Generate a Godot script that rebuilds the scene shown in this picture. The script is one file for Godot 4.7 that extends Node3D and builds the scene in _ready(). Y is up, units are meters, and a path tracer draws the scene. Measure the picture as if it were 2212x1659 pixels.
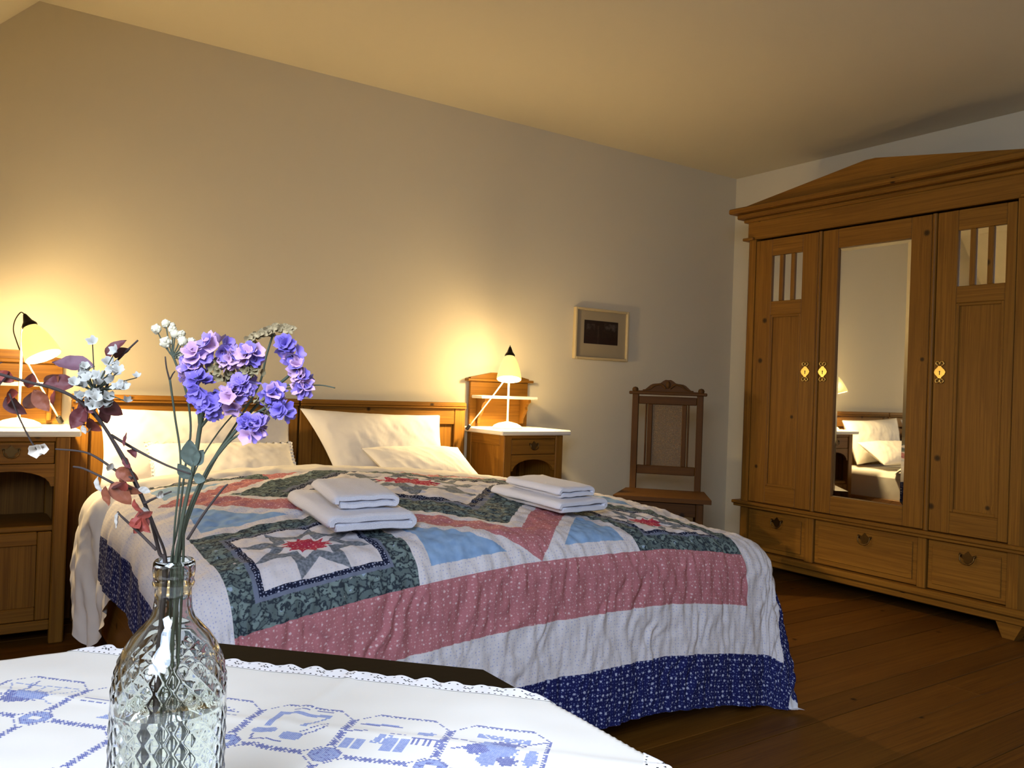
extends Node3D
# A bedroom under a sloped roof: a double bed with a patchwork quilt between two nightstands with lit lamps,
# a pine wardrobe with a mirror, a cane-back chair, a picture, and in front an octagonal table with an
# embroidered cloth and a glass bottle of dried flowers.

var M := {}
var taken := {}
var rng := RandomNumberGenerator.new()
var cam_xf := Transform3D()

const FOC := 1793.0
const WALL_X := 4.426
const WALL_Z := -3.841
const CEIL_Y := 2.485
const SLOPE_X := 0.266

# ------------------------------------------------------------------ naming
func numbered(called: String) -> String:
	var n: int = taken.get(called, 0)
	taken[called] = n + 1
	return called if n == 0 else "%s_%03d" % [called, n]

func tag(o: Node, label: String, category: String, group := "") -> void:
	o.set_meta("label", label)
	o.set_meta("category", category)
	if group != "":
		o.set_meta("group", group)

func thing(called: String, label: String, category: String, at := Vector3.ZERO, turn := 0.0, group := "") -> Node3D:
	var o := Node3D.new()
	o.name = numbered(called)
	add_child(o)
	o.position = at
	o.rotation.y = turn
	tag(o, label, category, group)
	return o

func setting(called: String) -> Node3D:
	var o := Node3D.new()
	o.name = numbered(called)
	add_child(o)
	o.set_meta("kind", "structure")
	return o

func group_part(called: String, parent: Node) -> Node3D:
	var o := Node3D.new()
	o.name = called
	parent.add_child(o, true)
	return o

func show_mesh(mesh: Mesh, called: String, parent: Node, xf := Transform3D()) -> MeshInstance3D:
	var o := MeshInstance3D.new()
	o.name = called if parent != self else numbered(called)
	o.mesh = mesh
	o.transform = xf
	parent.add_child(o, true)
	return o

# ------------------------------------------------------------------ mesh tools
func mb(mat: Material, smooth := false) -> SurfaceTool:
	var st := SurfaceTool.new()
	st.begin(Mesh.PRIMITIVE_TRIANGLES)
	st.set_material(mat)
	st.set_smooth_group(0 if smooth else -1)
	return st

func build(st: SurfaceTool, called: String, parent: Node) -> MeshInstance3D:
	st.generate_normals()
	return show_mesh(st.commit(), called, parent)

func tri(st: SurfaceTool, a: Vector3, b: Vector3, c: Vector3, out: Vector3, ua := Vector2.ZERO, ub := Vector2.ZERO, uc := Vector2.ZERO) -> void:
	# front faces run clockwise
	var flip := (b - a).cross(c - a).dot(out) > 0.0
	st.set_uv(ua)
	st.add_vertex(a)
	st.set_uv(uc if flip else ub)
	st.add_vertex(c if flip else b)
	st.set_uv(ub if flip else uc)
	st.add_vertex(b if flip else c)

func grain_uv(p: Vector3, n: Vector3, g: int, off: Vector2) -> Vector2:
	var na := n.abs().max_axis_index()
	var a := (g + 1) % 3
	var v := p[g]
	if na == g:
		v = p[(g + 2) % 3]
	else:
		a = 3 - na - g
	return Vector2(p[a] / 0.6, v / 2.4) + off

func face(st: SurfaceTool, pts: Array, out: Vector3, g: int, off: Vector2, xf: Transform3D) -> void:
	for k in range(1, pts.size() - 1):
		var a: Vector3 = pts[0]
		var b: Vector3 = pts[k]
		var c: Vector3 = pts[k + 1]
		tri(st, xf * a, xf * b, xf * c, xf.basis * out, grain_uv(a, out, g, off), grain_uv(b, out, g, off), grain_uv(c, out, g, off))

func roff() -> Vector2:
	return Vector2(rng.randf() * 4.0, rng.randf() * 4.0)

# a box with chamfered edges; the grain runs along axis g
func box(st: SurfaceTool, c: Vector3, s: Vector3, bevel := 0.003, g := -1, xf := Transform3D()) -> void:
	if g < 0:
		g = s.max_axis_index()
	var h := s * 0.5
	var b := minf(bevel, 0.45 * minf(h.x, minf(h.y, h.z)))
	var off := roff()
	var t := xf * Transform3D(Basis(), c)
	var q := func(sx: int, sy: int, sz: int, ax: int) -> Vector3:
		var p := Vector3(sx * (h.x - b), sy * (h.y - b), sz * (h.z - b))
		p[ax] = [sx, sy, sz][ax] * h[ax]
		return p
	for ax in 3:
		var u := (ax + 1) % 3
		var v := (ax + 2) % 3
		for s0 in [-1, 1]:
			var pts := []
			for uv in [[-1, -1], [1, -1], [1, 1], [-1, 1]]:
				var sg := [0, 0, 0]
				sg[ax] = s0
				sg[u] = uv[0]
				sg[v] = uv[1]
				pts.append(q.call(sg[0], sg[1], sg[2], ax))
			var out := Vector3.ZERO
			out[ax] = s0
			face(st, pts, out, g, off, t)
			# edges between this face and the next axis' faces
			for s1 in [-1, 1]:
				var e := []
				for w in [[-1, ax], [1, ax], [1, u], [-1, u]]:
					var sg2 := [0, 0, 0]
					sg2[ax] = s0
					sg2[u] = s1
					sg2[v] = w[0]
					e.append(q.call(sg2[0], sg2[1], sg2[2], w[1]))
				var o2 := Vector3.ZERO
				o2[ax] = s0
				o2[u] = s1 * 0.99
				face(st, e, o2, g, off, t)
	for sx in [-1, 1]:
		for sy in [-1, 1]:
			for sz in [-1, 1]:
				face(st, [q.call(sx, sy, sz, 0), q.call(sx, sy, sz, 1), q.call(sx, sy, sz, 2)], Vector3(sx, sy, sz), g, off, t)

func box_part(called: String, parent: Node, mat: Material, c: Vector3, s: Vector3, bevel := 0.003, g := -1) -> MeshInstance3D:
	var st := mb(mat)
	box(st, c, s, bevel, g)
	return build(st, called, parent)

# a polygon in x and y, extruded from z0 to z1
func prism(st: SurfaceTool, poly: PackedVector2Array, z0: float, z1: float, g := 0, xf := Transform3D()) -> void:
	var off := roff()
	var ids := Geometry2D.triangulate_polygon(poly)
	for k in range(0, ids.size(), 3):
		for z in [z0, z1]:
			var pts := []
			for j in 3:
				var p := poly[ids[k + j]]
				pts.append(Vector3(p.x, p.y, z))
			face(st, pts, Vector3(0, 0, 1 if z == maxf(z0, z1) else -1), g, off, xf)
	var cw := Geometry2D.is_polygon_clockwise(poly)
	for k in poly.size():
		var a := poly[k]
		var b := poly[(k + 1) % poly.size()]
		var d := b - a
		var o := Vector2(d.y, -d.x) if not cw else Vector2(-d.y, d.x)
		face(st, [Vector3(a.x, a.y, z0), Vector3(b.x, b.y, z0), Vector3(b.x, b.y, z1), Vector3(a.x, a.y, z1)], Vector3(o.x, o.y, 0), g, off, xf)

func prism_part(called: String, parent: Node, mat: Material, poly: PackedVector2Array, z0: float, z1: float, g := 0, xf := Transform3D()) -> MeshInstance3D:
	var st := mb(mat)
	prism(st, poly, z0, z1, g, xf)
	return build(st, called, parent)

# a turned shape: profile of (radius, height); sharp corners get their own smoothing
func lathe(st: SurfaceTool, prof: Array, segs := 24, xf := Transform3D(), inside := false) -> void:
	var grp := 1
	for k in range(prof.size() - 1):
		var a: Vector2 = prof[k]
		var b: Vector2 = prof[k + 1]
		if k > 0:
			var d0: Vector2 = (a - prof[k - 1]).normalized()
			if d0.dot((b - a).normalized()) < 0.75:
				grp += 1
		st.set_smooth_group(grp)
		var mid := (a + b) * 0.5
		var d := (b - a).normalized()
		var o2 := Vector2(d.y, -d.x)   # profile runs upward: outside is to the right
		if inside:
			o2 = -o2
		for i in segs:
			var t0 := TAU * i / segs
			var t1 := TAU * (i + 1) / segs
			var tm := (t0 + t1) * 0.5
			var out := xf.basis * Vector3(cos(tm) * o2.x, o2.y, sin(tm) * o2.x)
			var p := [xf * Vector3(cos(t0) * a.x, a.y, sin(t0) * a.x), xf * Vector3(cos(t1) * a.x, a.y, sin(t1) * a.x), xf * Vector3(cos(t1) * b.x, b.y, sin(t1) * b.x), xf * Vector3(cos(t0) * b.x, b.y, sin(t0) * b.x)]
			var u0 := float(i) / segs
			var u1 := float(i + 1) / segs
			if a.x > 1e-6:
				tri(st, p[0], p[1], p[2], out, Vector2(u0, a.y), Vector2(u1, a.y), Vector2(u1, b.y))
			if b.x > 1e-6:
				tri(st, p[0], p[2], p[3], out, Vector2(u0, a.y), Vector2(u1, b.y), Vector2(u0, b.y))
	st.set_smooth_group(0)

func lathe_part(called: String, parent: Node, mat: Material, prof: Array, segs := 24, xf := Transform3D()) -> MeshInstance3D:
	var st := mb(mat, true)
	lathe(st, prof, segs, xf)
	return build(st, called, parent)

# a tube through points, its radius running from r0 to r1
func tube(st: SurfaceTool, pts: Array, r0: float, r1: float, sides := 7) -> void:
	var rings := []
	var n := pts.size()
	var up := Vector3(0.3, 0.9, 0.2).normalized()
	for k in n:
		var d: Vector3 = (pts[mini(k + 1, n - 1)] - pts[maxi(k - 1, 0)]).normalized()
		var x := up.cross(d)
		if x.length() < 0.05:
			x = Vector3(1, 0, 0).cross(d)
		x = x.normalized()
		up = d.cross(x)
		var r := lerpf(r0, r1, float(k) / (n - 1))
		var ring := []
		for i in sides:
			var a := TAU * i / sides
			ring.append(pts[k] + (x * cos(a) + up * sin(a)) * r)
		rings.append(ring)
	for k in range(n - 1):
		var ax: Vector3 = (pts[k] + pts[k + 1]) * 0.5
		for i in sides:
			var j := (i + 1) % sides
			var a: Vector3 = rings[k][i]
			var b: Vector3 = rings[k][j]
			var c: Vector3 = rings[k + 1][j]
			var e: Vector3 = rings[k + 1][i]
			tri(st, a, b, c, (a + b + c + e) * 0.25 - ax)
			tri(st, a, c, e, (a + b + c + e) * 0.25 - ax)
	for k in [0, n - 1]:
		var o: Vector3 = pts[0] - pts[1] if k == 0 else pts[n - 1] - pts[n - 2]
		for i in sides:
			tri(st, pts[k], rings[k][i], rings[k][(i + 1) % sides], o)

func curve(ctrl: Array, steps := 6) -> Array:
	# Catmull-Rom through the given points
	var out := []
	var n := ctrl.size()
	for k in range(n - 1):
		var p0: Vector3 = ctrl[maxi(k - 1, 0)]
		var p1: Vector3 = ctrl[k]
		var p2: Vector3 = ctrl[k + 1]
		var p3: Vector3 = ctrl[mini(k + 2, n - 1)]
		for i in steps:
			out.append(p1.cubic_interpolate(p2, p0, p3, float(i) / steps))
	out.append(ctrl[n - 1])
	return out

func tube_part(called: String, parent: Node, mat: Material, ctrl: Array, r0: float, r1: float, steps := 6, sides := 7) -> MeshInstance3D:
	var st := mb(mat, true)
	tube(st, curve(ctrl, steps), r0, r1, sides)
	return build(st, called, parent)

func ball(st: SurfaceTool, c: Vector3, r: Vector3, n := 8) -> void:
	for i in n:
		for j in range(n / 2):
			var q := func(a: int, b: int) -> Vector3:
				var t := TAU * a / n
				var f := PI * b / (n / 2) - PI / 2
				return c + Vector3(cos(t) * cos(f) * r.x, sin(f) * r.y, sin(t) * cos(f) * r.z)
			var a: Vector3 = q.call(i, j)
			var b: Vector3 = q.call(i + 1, j)
			var d: Vector3 = q.call(i + 1, j + 1)
			var e: Vector3 = q.call(i, j + 1)
			var o := (a + b + d + e) * 0.25 - c
			if j > 0:
				tri(st, a, b, d, o)
			if j < n / 2 - 1:
				tri(st, a, d, e, o)
			elif j == 0:
				tri(st, a, d, e, o)

# a sheet given by its points on a grid; cells for which keep(i, j) is false are left out
func sheet(P: PackedVector3Array, UV: PackedVector2Array, nu: int, nv: int, mat: Material, keep = null, N := PackedVector3Array()) -> ArrayMesh:
	if N.is_empty():
		N = sheet_normals(P, nu, nv)
	var idx := PackedInt32Array()
	var remap := PackedInt32Array()
	remap.resize(P.size())
	remap.fill(-1)
	var p2 := PackedVector3Array()
	var n2 := PackedVector3Array()
	var u2 := PackedVector2Array()
	for j in nv - 1:
		for i in nu - 1:
			if keep != null and not keep.call(i, j):
				continue
			var q := [j * nu + i, j * nu + i + 1, (j + 1) * nu + i + 1, (j + 1) * nu + i]
			for k in 4:
				var v: int = q[k]
				if remap[v] < 0:
					remap[v] = p2.size()
					p2.append(P[v])
					n2.append(N[v])
					u2.append(UV[v])
				q[k] = remap[v]
			idx.append_array([q[0], q[2], q[1], q[0], q[3], q[2]])
	if idx.is_empty():
		return null
	var arr := []
	arr.resize(Mesh.ARRAY_MAX)
	arr[Mesh.ARRAY_VERTEX] = p2
	arr[Mesh.ARRAY_NORMAL] = n2
	arr[Mesh.ARRAY_TEX_UV] = u2
	arr[Mesh.ARRAY_INDEX] = idx
	var m := ArrayMesh.new()
	m.add_surface_from_arrays(Mesh.PRIMITIVE_TRIANGLES, arr)
	m.surface_set_material(0, mat)
	return m

func sheet_normals(P: PackedVector3Array, nu: int, nv: int) -> PackedVector3Array:
	var N := PackedVector3Array()
	N.resize(P.size())
	for j in nv:
		for i in nu:
			var du := P[j * nu + mini(i + 1, nu - 1)] - P[j * nu + maxi(i - 1, 0)]
			var dv := P[mini(j + 1, nv - 1) * nu + i] - P[maxi(j - 1, 0) * nu + i]
			N[j * nu + i] = du.cross(dv).normalized()
	return N

# ------------------------------------------------------------------ materials
func mat(albedo: Color, rough := 0.6, metal := 0.0) -> StandardMaterial3D:
	var m := StandardMaterial3D.new()
	m.albedo_color = albedo
	m.roughness = rough
	m.metallic = metal
	return m

func noise(seed_: int, freq: float, oct := 4) -> FastNoiseLite:
	var n := FastNoiseLite.new()
	n.seed = seed_
	n.frequency = freq
	n.fractal_octaves = oct
	n.noise_type = FastNoiseLite.TYPE_SIMPLEX_SMOOTH
	return n

func wrap_noise(n: FastNoiseLite, u: float, v: float, ku: float, kv: float) -> float:
	# repeats with period 1 in u and v
	return n.get_noise_3d(cos(TAU * u) * ku, sin(TAU * u) * ku + cos(TAU * v) * kv, sin(TAU * v) * kv)

# boards: the grain runs along v; dark knots here and there
func wood_image(w: int, h: int, base: Color, dark: Color, knots: int, seed_: int) -> Image:
	var im := Image.create(w, h, true, Image.FORMAT_RGB8)
	var r := RandomNumberGenerator.new()
	r.seed = seed_
	var n1 := noise(seed_, 1.0, 3)
	var n2 := noise(seed_ + 7, 1.0, 3)
	var ks := []
	for k in knots:
		ks.append([r.randf(), r.randf(), r.randf_range(0.006, 0.013)])
	for y in h:
		var v := float(y) / h
		for x in w:
			var u := float(x) / w
			var bend := 0.0
			var kd := 0.0
			for k in ks:
				var du: float = fposmod(u - k[0] + 0.5, 1.0) - 0.5
				var dv: float = fposmod(v - k[1] + 0.5, 1.0) - 0.5
				var m2 := Vector2(du * 0.6, dv * 2.4)
				var d: float = m2.length() / k[2]
				if d < 8.0:
					bend += signf(du) * 0.012 * exp(-d * d * 0.08)
					kd = maxf(kd, clampf(1.6 - d, 0.0, 1.0))
			var g := wrap_noise(n1, u + bend, v, 6.0, 0.5)
			var ring := 0.5 + 0.5 * sin((g * 9.0 + (u + bend) * 12.0 * PI) )
			var fine := wrap_noise(n2, u + bend * 2.0, v, 40.0, 1.2)
			var f := clampf(0.24 * ring * ring + 0.30 * fine + 0.30 * g + 0.2, 0.0, 1.0)
			var c := base.lerp(dark, f)
			c = c.lerp(dark.darkened(0.55), kd * 0.85)
			im.set_pixel(x, y, c)
	im.generate_mipmaps()
	return im

func wood(im: Image, rough: float, tint := Color.WHITE) -> StandardMaterial3D:
	var m := mat(tint, rough)
	m.albedo_texture = ImageTexture.create_from_image(im)
	return m

func fabric(albedo: Color, seed_: int, freq: float, strength: float, tile: float) -> StandardMaterial3D:
	var m := mat(albedo, 0.92)
	var t := NoiseTexture2D.new()
	t.width = 256
	t.height = 256
	t.seamless = true
	t.as_normal_map = true
	t.bump_strength = strength
	t.noise = noise(seed_, freq, 3)
	m.normal_enabled = true
	m.normal_texture = t
	m.uv1_triplanar = true
	m.uv1_scale = Vector3.ONE / tile
	m.metallic_specular = 0.2
	return m

# ------------------------------------------------------------------ the scene
func _ready() -> void:
	rng.seed = 4711
	# camera
	var cam := Camera3D.new()
	cam.name = "camera"
	cam.fov = 49.652
	cam.near = 0.05
	cam.far = 60.0
	cam_xf = Transform3D(Basis(Vector3.UP, deg_to_rad(-34.372)) * Basis(Vector3.RIGHT, deg_to_rad(0.307)) * Basis(Vector3.BACK, deg_to_rad(2.0425)), Vector3(0, 1.0, 0))
	cam.transform = cam_xf
	add_child(cam)
	cam.current = true
	# dusk sky, seen only through the window
	var sky_mat := ProceduralSkyMaterial.new()
	sky_mat.sky_top_color = Color(0.22, 0.36, 0.72)
	sky_mat.sky_horizon_color = Color(0.45, 0.58, 0.85)
	sky_mat.ground_bottom_color = Color(0.12, 0.13, 0.16)
	sky_mat.ground_horizon_color = Color(0.35, 0.42, 0.55)
	sky_mat.sky_energy_multiplier = 1.0
	var sky := Sky.new()
	sky.sky_material = sky_mat
	var env := Environment.new()
	env.background_mode = Environment.BG_SKY
	env.sky = sky
	env.ambient_light_source = Environment.AMBIENT_SOURCE_SKY
	env.tonemap_mode = Environment.TONE_MAPPER_LINEAR
	env.tonemap_exposure = 1.95
	env.sdfgi_enabled = true
	env.ssao_enabled = true
	env.ssil_enabled = true
	var we := WorldEnvironment.new()
	we.environment = env
	add_child(we)
	# daylight of the late evening, as it comes in through the roof window on the left
	var day := AreaLight3D.new()
	day.name = "window_daylight"
	day.area_size = Vector2(0.98, 1.00)
	day.area_normalize_energy = true
	day.light_color = Color(0.83, 0.895, 1.0)
	day.light_energy = 5.2
	day.area_range = 12.0
	day.area_attenuation = 2.0
	day.shadow_enabled = true
	day.transform = roof_frame().translated_local(Vector3(0, 0, 0.02))
	add_child(day)

	materials()
	room()
	wardrobe()
	bed()
	nightstand("pine nightstand with marble top under the lamp with the tilted shade", Vector3(0.2075, 0, -3.646), 1)
	nightstand("pine nightstand with marble top under the upright lamp, nearest the framed picture", Vector3(2.5225, 0, -3.646), 2)
	lamp("lit bedside lamp whose bell shade tilts sideways over the bed", Vector3(0.235, 0.7905, -3.60), Vector3(0.34, -0.85, 0.31), Vector3(0.376, 0.826, -3.72))
	lamp("lit bedside lamp with upright bell shade beside the framed picture", Vector3(2.442, 0.7905, -3.60), Vector3(-0.16, -0.95, 0.24), Vector3(2.288, 0.802, -3.72))
	chair()
	picture()
	bedding()
	towels()
	table()
	tablecloth()
	bottle()
	flowers()

# the plane of the roof window: its -z points into the room, y runs up the slope
func roof_frame() -> Transform3D:
	var inward := Vector3(1, -1, 0).normalized()
	var x := Vector3(0, 0, -1)
	var z := -inward
	return Transform3D(Basis(x, z.cross(x), z), Vector3(SLOPE_X - 0.80, CEIL_Y - 0.80, 0.38))

func materials() -> void:
	var pine := wood_image(384, 1024, Color(0.51, 0.35, 0.115), Color(0.34, 0.205, 0.05), 5, 11)
	M.pine = wood(pine, 0.48, Color(1.06, 1.06, 1.06))
	M.floor = []
	for k in 3:
		var f: float = [1.0, 0.90, 0.96][k]
		M.floor.append(wood(pine, 0.5, Color(0.85 * f, 0.80 * f, 0.75 * f)))
	M.oak = wood(pine, 0.6, Color(0.62, 0.60, 0.54))
	M.dark = wood(pine, 0.75, Color(0.20, 0.21, 0.20))
	M.dark.metallic_specular = 0.2
	for w in [M.pine, M.oak, M.floor[0], M.floor[1], M.floor[2]]:
		w.metallic_specular = 0.3
	M.plaster = mat(Color(0.84, 0.80, 0.70), 0.95)
	M.ceiling = mat(Color(0.87, 0.83, 0.73), 0.95)
	for p in [M.plaster, M.ceiling]:
		var t := NoiseTexture2D.new()
		t.width = 512
		t.height = 512
		t.seamless = true
		t.as_normal_map = true
		t.bump_strength = 0.6
		t.noise = noise(3, 0.03, 4)
		p.normal_enabled = true
		p.normal_texture = t
		p.normal_scale = 0.25
		p.uv1_triplanar = true
		p.uv1_scale = Vector3.ONE * 0.9
		p.metallic_specular = 0.2
	M.oak_light = mat(Color(0.78, 0.70, 0.52), 0.45)
	M.cane = mat(Color(0.40, 0.31, 0.21), 0.7)
	M.lace = mat(Color(0.88, 0.865, 0.85), 0.9)
	M.stem = mat(Color(0.20, 0.22, 0.15), 0.8)
	M.bark = mat(Color(0.16, 0.11, 0.08), 0.85)
	M.violet = mat(Color(0.50, 0.41, 0.71), 0.8)
	M.lilac = mat(Color(0.67, 0.52, 0.66), 0.8)
	M.deep = mat(Color(0.41, 0.34, 0.67), 0.8)
	M.husk = mat(Color(0.46, 0.41, 0.28), 0.85)
	M.white_petal = mat(Color(0.60, 0.59, 0.55), 0.85)
	M.button = mat(Color(0.70, 0.66, 0.55), 0.9)
	M.pod = mat(Color(0.72, 0.68, 0.62), 0.7)
	M.ear = mat(Color(0.55, 0.48, 0.34), 0.85)
	for p in [M.violet, M.lilac, M.deep, M.white_petal]:
		p.backlight_enabled = true
		p.backlight = Color(0.35, 0.35, 0.35)
	M.leaf = []
	for c in [Color(0.42, 0.20, 0.08), Color(0.44, 0.14, 0.07), Color(0.29, 0.065, 0.06), Color(0.34, 0.21, 0.25), Color(0.58, 0.55, 0.50), Color(0.27, 0.31, 0.27)]:
		var lm := mat(c, 0.7)
		lm.backlight_enabled = true
		lm.backlight = Color(0.25, 0.25, 0.25)
		M.leaf.append([leaf_mesh(lm, 0.25, 0.9), leaf_mesh(lm, -0.35, 0.7)])
	M.marble = mat(Color(0.86, 0.84, 0.80), 0.25)
	M.mirror = mat(Color(0.88, 0.88, 0.86), 0.02, 1.0)
	M.brass = mat(Color(0.80, 0.68, 0.40), 0.3, 1.0)
	M.brass_old = mat(Color(0.42, 0.33, 0.20), 0.35, 1.0)
	M.bronze = mat(Color(0.13, 0.09, 0.06), 0.4, 0.6)
	M.cream = mat(Color(0.90, 0.86, 0.72), 0.4)
	M.black = mat(Color(0.03, 0.025, 0.02), 0.5)
	M.linen = fabric(Color(0.86, 0.84, 0.81), 21, 0.012, 1.0, 0.6)
	M.sheet = fabric(Color(0.85, 0.83, 0.80), 22, 0.012, 1.5, 0.5)
	M.terry = fabric(Color(0.87, 0.87, 0.90), 23, 0.16, 4.0, 0.10)
	M.shade = mat(Color(1.0, 0.93, 0.70), 0.4)
	M.shade.emission_enabled = true
	M.shade.emission = Color(1.0, 0.89, 0.50)
	M.shade.emission_energy_multiplier = 0.55
	M.lining = mat(Color(1.0, 0.97, 0.88), 0.5)
	M.lining.emission_enabled = true
	M.lining.emission = Color(1.0, 0.93, 0.68)
	M.lining.emission_energy_multiplier = 1.6
	M.bulb = mat(Color(1, 1, 1), 0.5)
	M.bulb.emission_enabled = true
	M.bulb.emission = Color(1.0, 0.90, 0.62)
	M.bulb.emission_energy_multiplier = 6.0
	M.glass = mat(Color(0.97, 0.99, 0.98, 0.0), 0.02)
	M.glass.transparency = BaseMaterial3D.TRANSPARENCY_ALPHA
	M.glass.refraction_enabled = true
	M.glass.refraction_scale = 0.05
	M.water = mat(Color(0.99, 0.99, 0.95, 0.0), 0.0)
	M.water.transparency = BaseMaterial3D.TRANSPARENCY_ALPHA
	M.water.refraction_enabled = true
	M.water.refraction_scale = 0.033
	M.pane = mat(Color(0.9, 0.95, 1.0, 0.06), 0.02)
	M.pane.transparency = BaseMaterial3D.TRANSPARENCY_ALPHA

# ------------------------------------------------------------------ room shell
const ROOM_X0 := -1.60

func room() -> void:
	var x0 := ROOM_X0
	var z1 := 2.2
	var knee := CEIL_Y - (SLOPE_X - x0)   # height at which the slope meets the left wall
	# floor boards run along the wall behind the bed
	var fl := setting("floor")
	box_part("subfloor", fl, M.pine, Vector3((x0 + WALL_X) / 2, -0.065, (WALL_Z + z1) / 2), Vector3(WALL_X - x0 + 0.4, 0.07, z1 - WALL_Z + 0.4), 0.0)
	var z := WALL_Z
	var k := 0
	var lines := [-1.298, -1.435, -1.575, -1.832, -2.102]
	while z < z1 - 0.01:
		var w: float = [0.137, 0.133, 0.142, 0.136, 0.140][k % 5]
		for l in lines:
			if z < l - 0.02 and z + w > l - 0.06:
				w = l - z
		w = minf(w, z1 - z)
		# two lengths to a row, the joint in another place each time
		var joint := x0 + fposmod(1.9 + k * 1.37, 3.6) + 1.0
		for part in [[x0, joint], [joint, WALL_X]]:
			var len_: float = part[1] - part[0] - 0.002
			var st := mb(M.floor[(k + (1 if part[0] == x0 else 0)) % 3])
			box(st, Vector3((part[0] + part[1]) / 2, -0.0125 - 0.0006 * (k % 3), z + w / 2), Vector3(len_, 0.025, w - 0.0025), 0.0012, 0)
			build(st, "plank", fl)
		z += w
		k += 1
	# walls, each with its thickness
	var wb := setting("wall_back")
	var poly := PackedVector2Array([Vector2(x0 - 0.15, 0), Vector2(WALL_X + 0.15, 0), Vector2(WALL_X + 0.15, CEIL_Y + 0.1), Vector2(SLOPE_X, CEIL_Y + 0.1), Vector2(x0 - 0.15, knee + 0.1)])
	prism_part("plaster", wb, M.plaster, poly, WALL_Z - 0.15, WALL_Z)
	var wr := setting("wall_right")
	box_part("plaster", wr, M.plaster, Vector3(WALL_X + 0.075, CEIL_Y / 2, (WALL_Z + z1) / 2), Vector3(0.15, CEIL_Y, z1 - WALL_Z + 0.3), 0.0)
	var wf := setting("wall_front")
	box_part("plaster", wf, M.plaster, Vector3((x0 + WALL_X) / 2, CEIL_Y / 2, z1 + 0.075), Vector3(WALL_X - x0 + 0.3, CEIL_Y, 0.15), 0.0)
	var wl := setting("wall_left")
	box_part("plaster", wl, M.plaster, Vector3(x0 - 0.075, knee / 2, (WALL_Z + z1) / 2), Vector3(0.15, knee, z1 - WALL_Z), 0.0)
	var ce := setting("ceiling")
	box_part("plaster", ce, M.ceiling, Vector3((SLOPE_X + WALL_X) / 2, CEIL_Y + 0.075, (WALL_Z + z1) / 2), Vector3(WALL_X - SLOPE_X, 0.15, z1 - WALL_Z), 0.0)
	# the sloped part, with an opening for the roof window
	var fr := roof_frame()
	var len_s := (SLOPE_X - x0) * sqrt(2.0)
	var sl := Transform3D(fr.basis, Vector3((SLOPE_X + x0) / 2, (CEIL_Y + knee) / 2, (WALL_Z + z1) / 2))
	var c := sl.affine_inverse() * fr.origin
	var hw := 0.54
	var hh := 0.55
	var fx := (z1 - WALL_Z) / 2
	for part in [[-fx, c.x - hw, -len_s / 2 - 0.1, len_s / 2], [c.x + hw, fx, -len_s / 2 - 0.1, len_s / 2], [c.x - hw, c.x + hw, -len_s / 2 - 0.1, c.y - hh], [c.x - hw, c.x + hw, c.y + hh, len_s / 2]]:
		var st := mb(M.ceiling)
		box(st, Vector3((part[0] + part[1]) / 2, (part[2] + part[3]) / 2, 0.08), Vector3(part[1] - part[0], part[3] - part[2], 0.16), 0.0, 0, sl)
		build(st, "slope", ce)
	var wn := setting("window_1")
	var wf2 := fr.translated_local(Vector3(0, 0, 0.10))
	for part in [[Vector3(-hw + 0.025, 0, 0), Vector3(0.05, 2 * hh, 0.06)], [Vector3(hw - 0.025, 0, 0), Vector3(0.05, 2 * hh, 0.06)], [Vector3(0, -hh + 0.025, 0), Vector3(2 * hw - 0.10, 0.05, 0.06)], [Vector3(0, hh - 0.025, 0), Vector3(2 * hw - 0.10, 0.05, 0.06)]]:
		var st := mb(M.cream)
		box(st, part[0], part[1], 0.004, -1, wf2)
		build(st, "window_frame", wn)
	var ps := mb(M.pane)
	box(ps, Vector3(0, 0, 0.01), Vector3(2 * hw - 0.10, 2 * hh - 0.10, 0.006), 0.0, -1, wf2)
	build(ps, "window_pane", wn)
	# skirting of brown wood
	var bb := setting("baseboard_back")
	box_part("skirting", bb, M.pine, Vector3((x0 + WALL_X) / 2, 0.0255, WALL_Z + 0.008), Vector3(WALL_X - x0, 0.05, 0.016), 0.004, 0)
	var br := setting("baseboard_right")
	box_part("skirting", br, M.pine, Vector3(WALL_X - 0.008, 0.0255, (WALL_Z + z1) / 2), Vector3(0.016, 0.05, z1 - WALL_Z - 0.04), 0.004, 2)

# ------------------------------------------------------------------ wardrobe
func ring_polyline(c: Vector3, r: float, a0: float, a1: float, n := 10) -> Array:
	var out := []
	for k in n + 1:
		var a := lerpf(a0, a1, float(k) / n)
		out.append(c + Vector3(cos(a) * r, sin(a) * r, 0))
	return out

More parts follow.
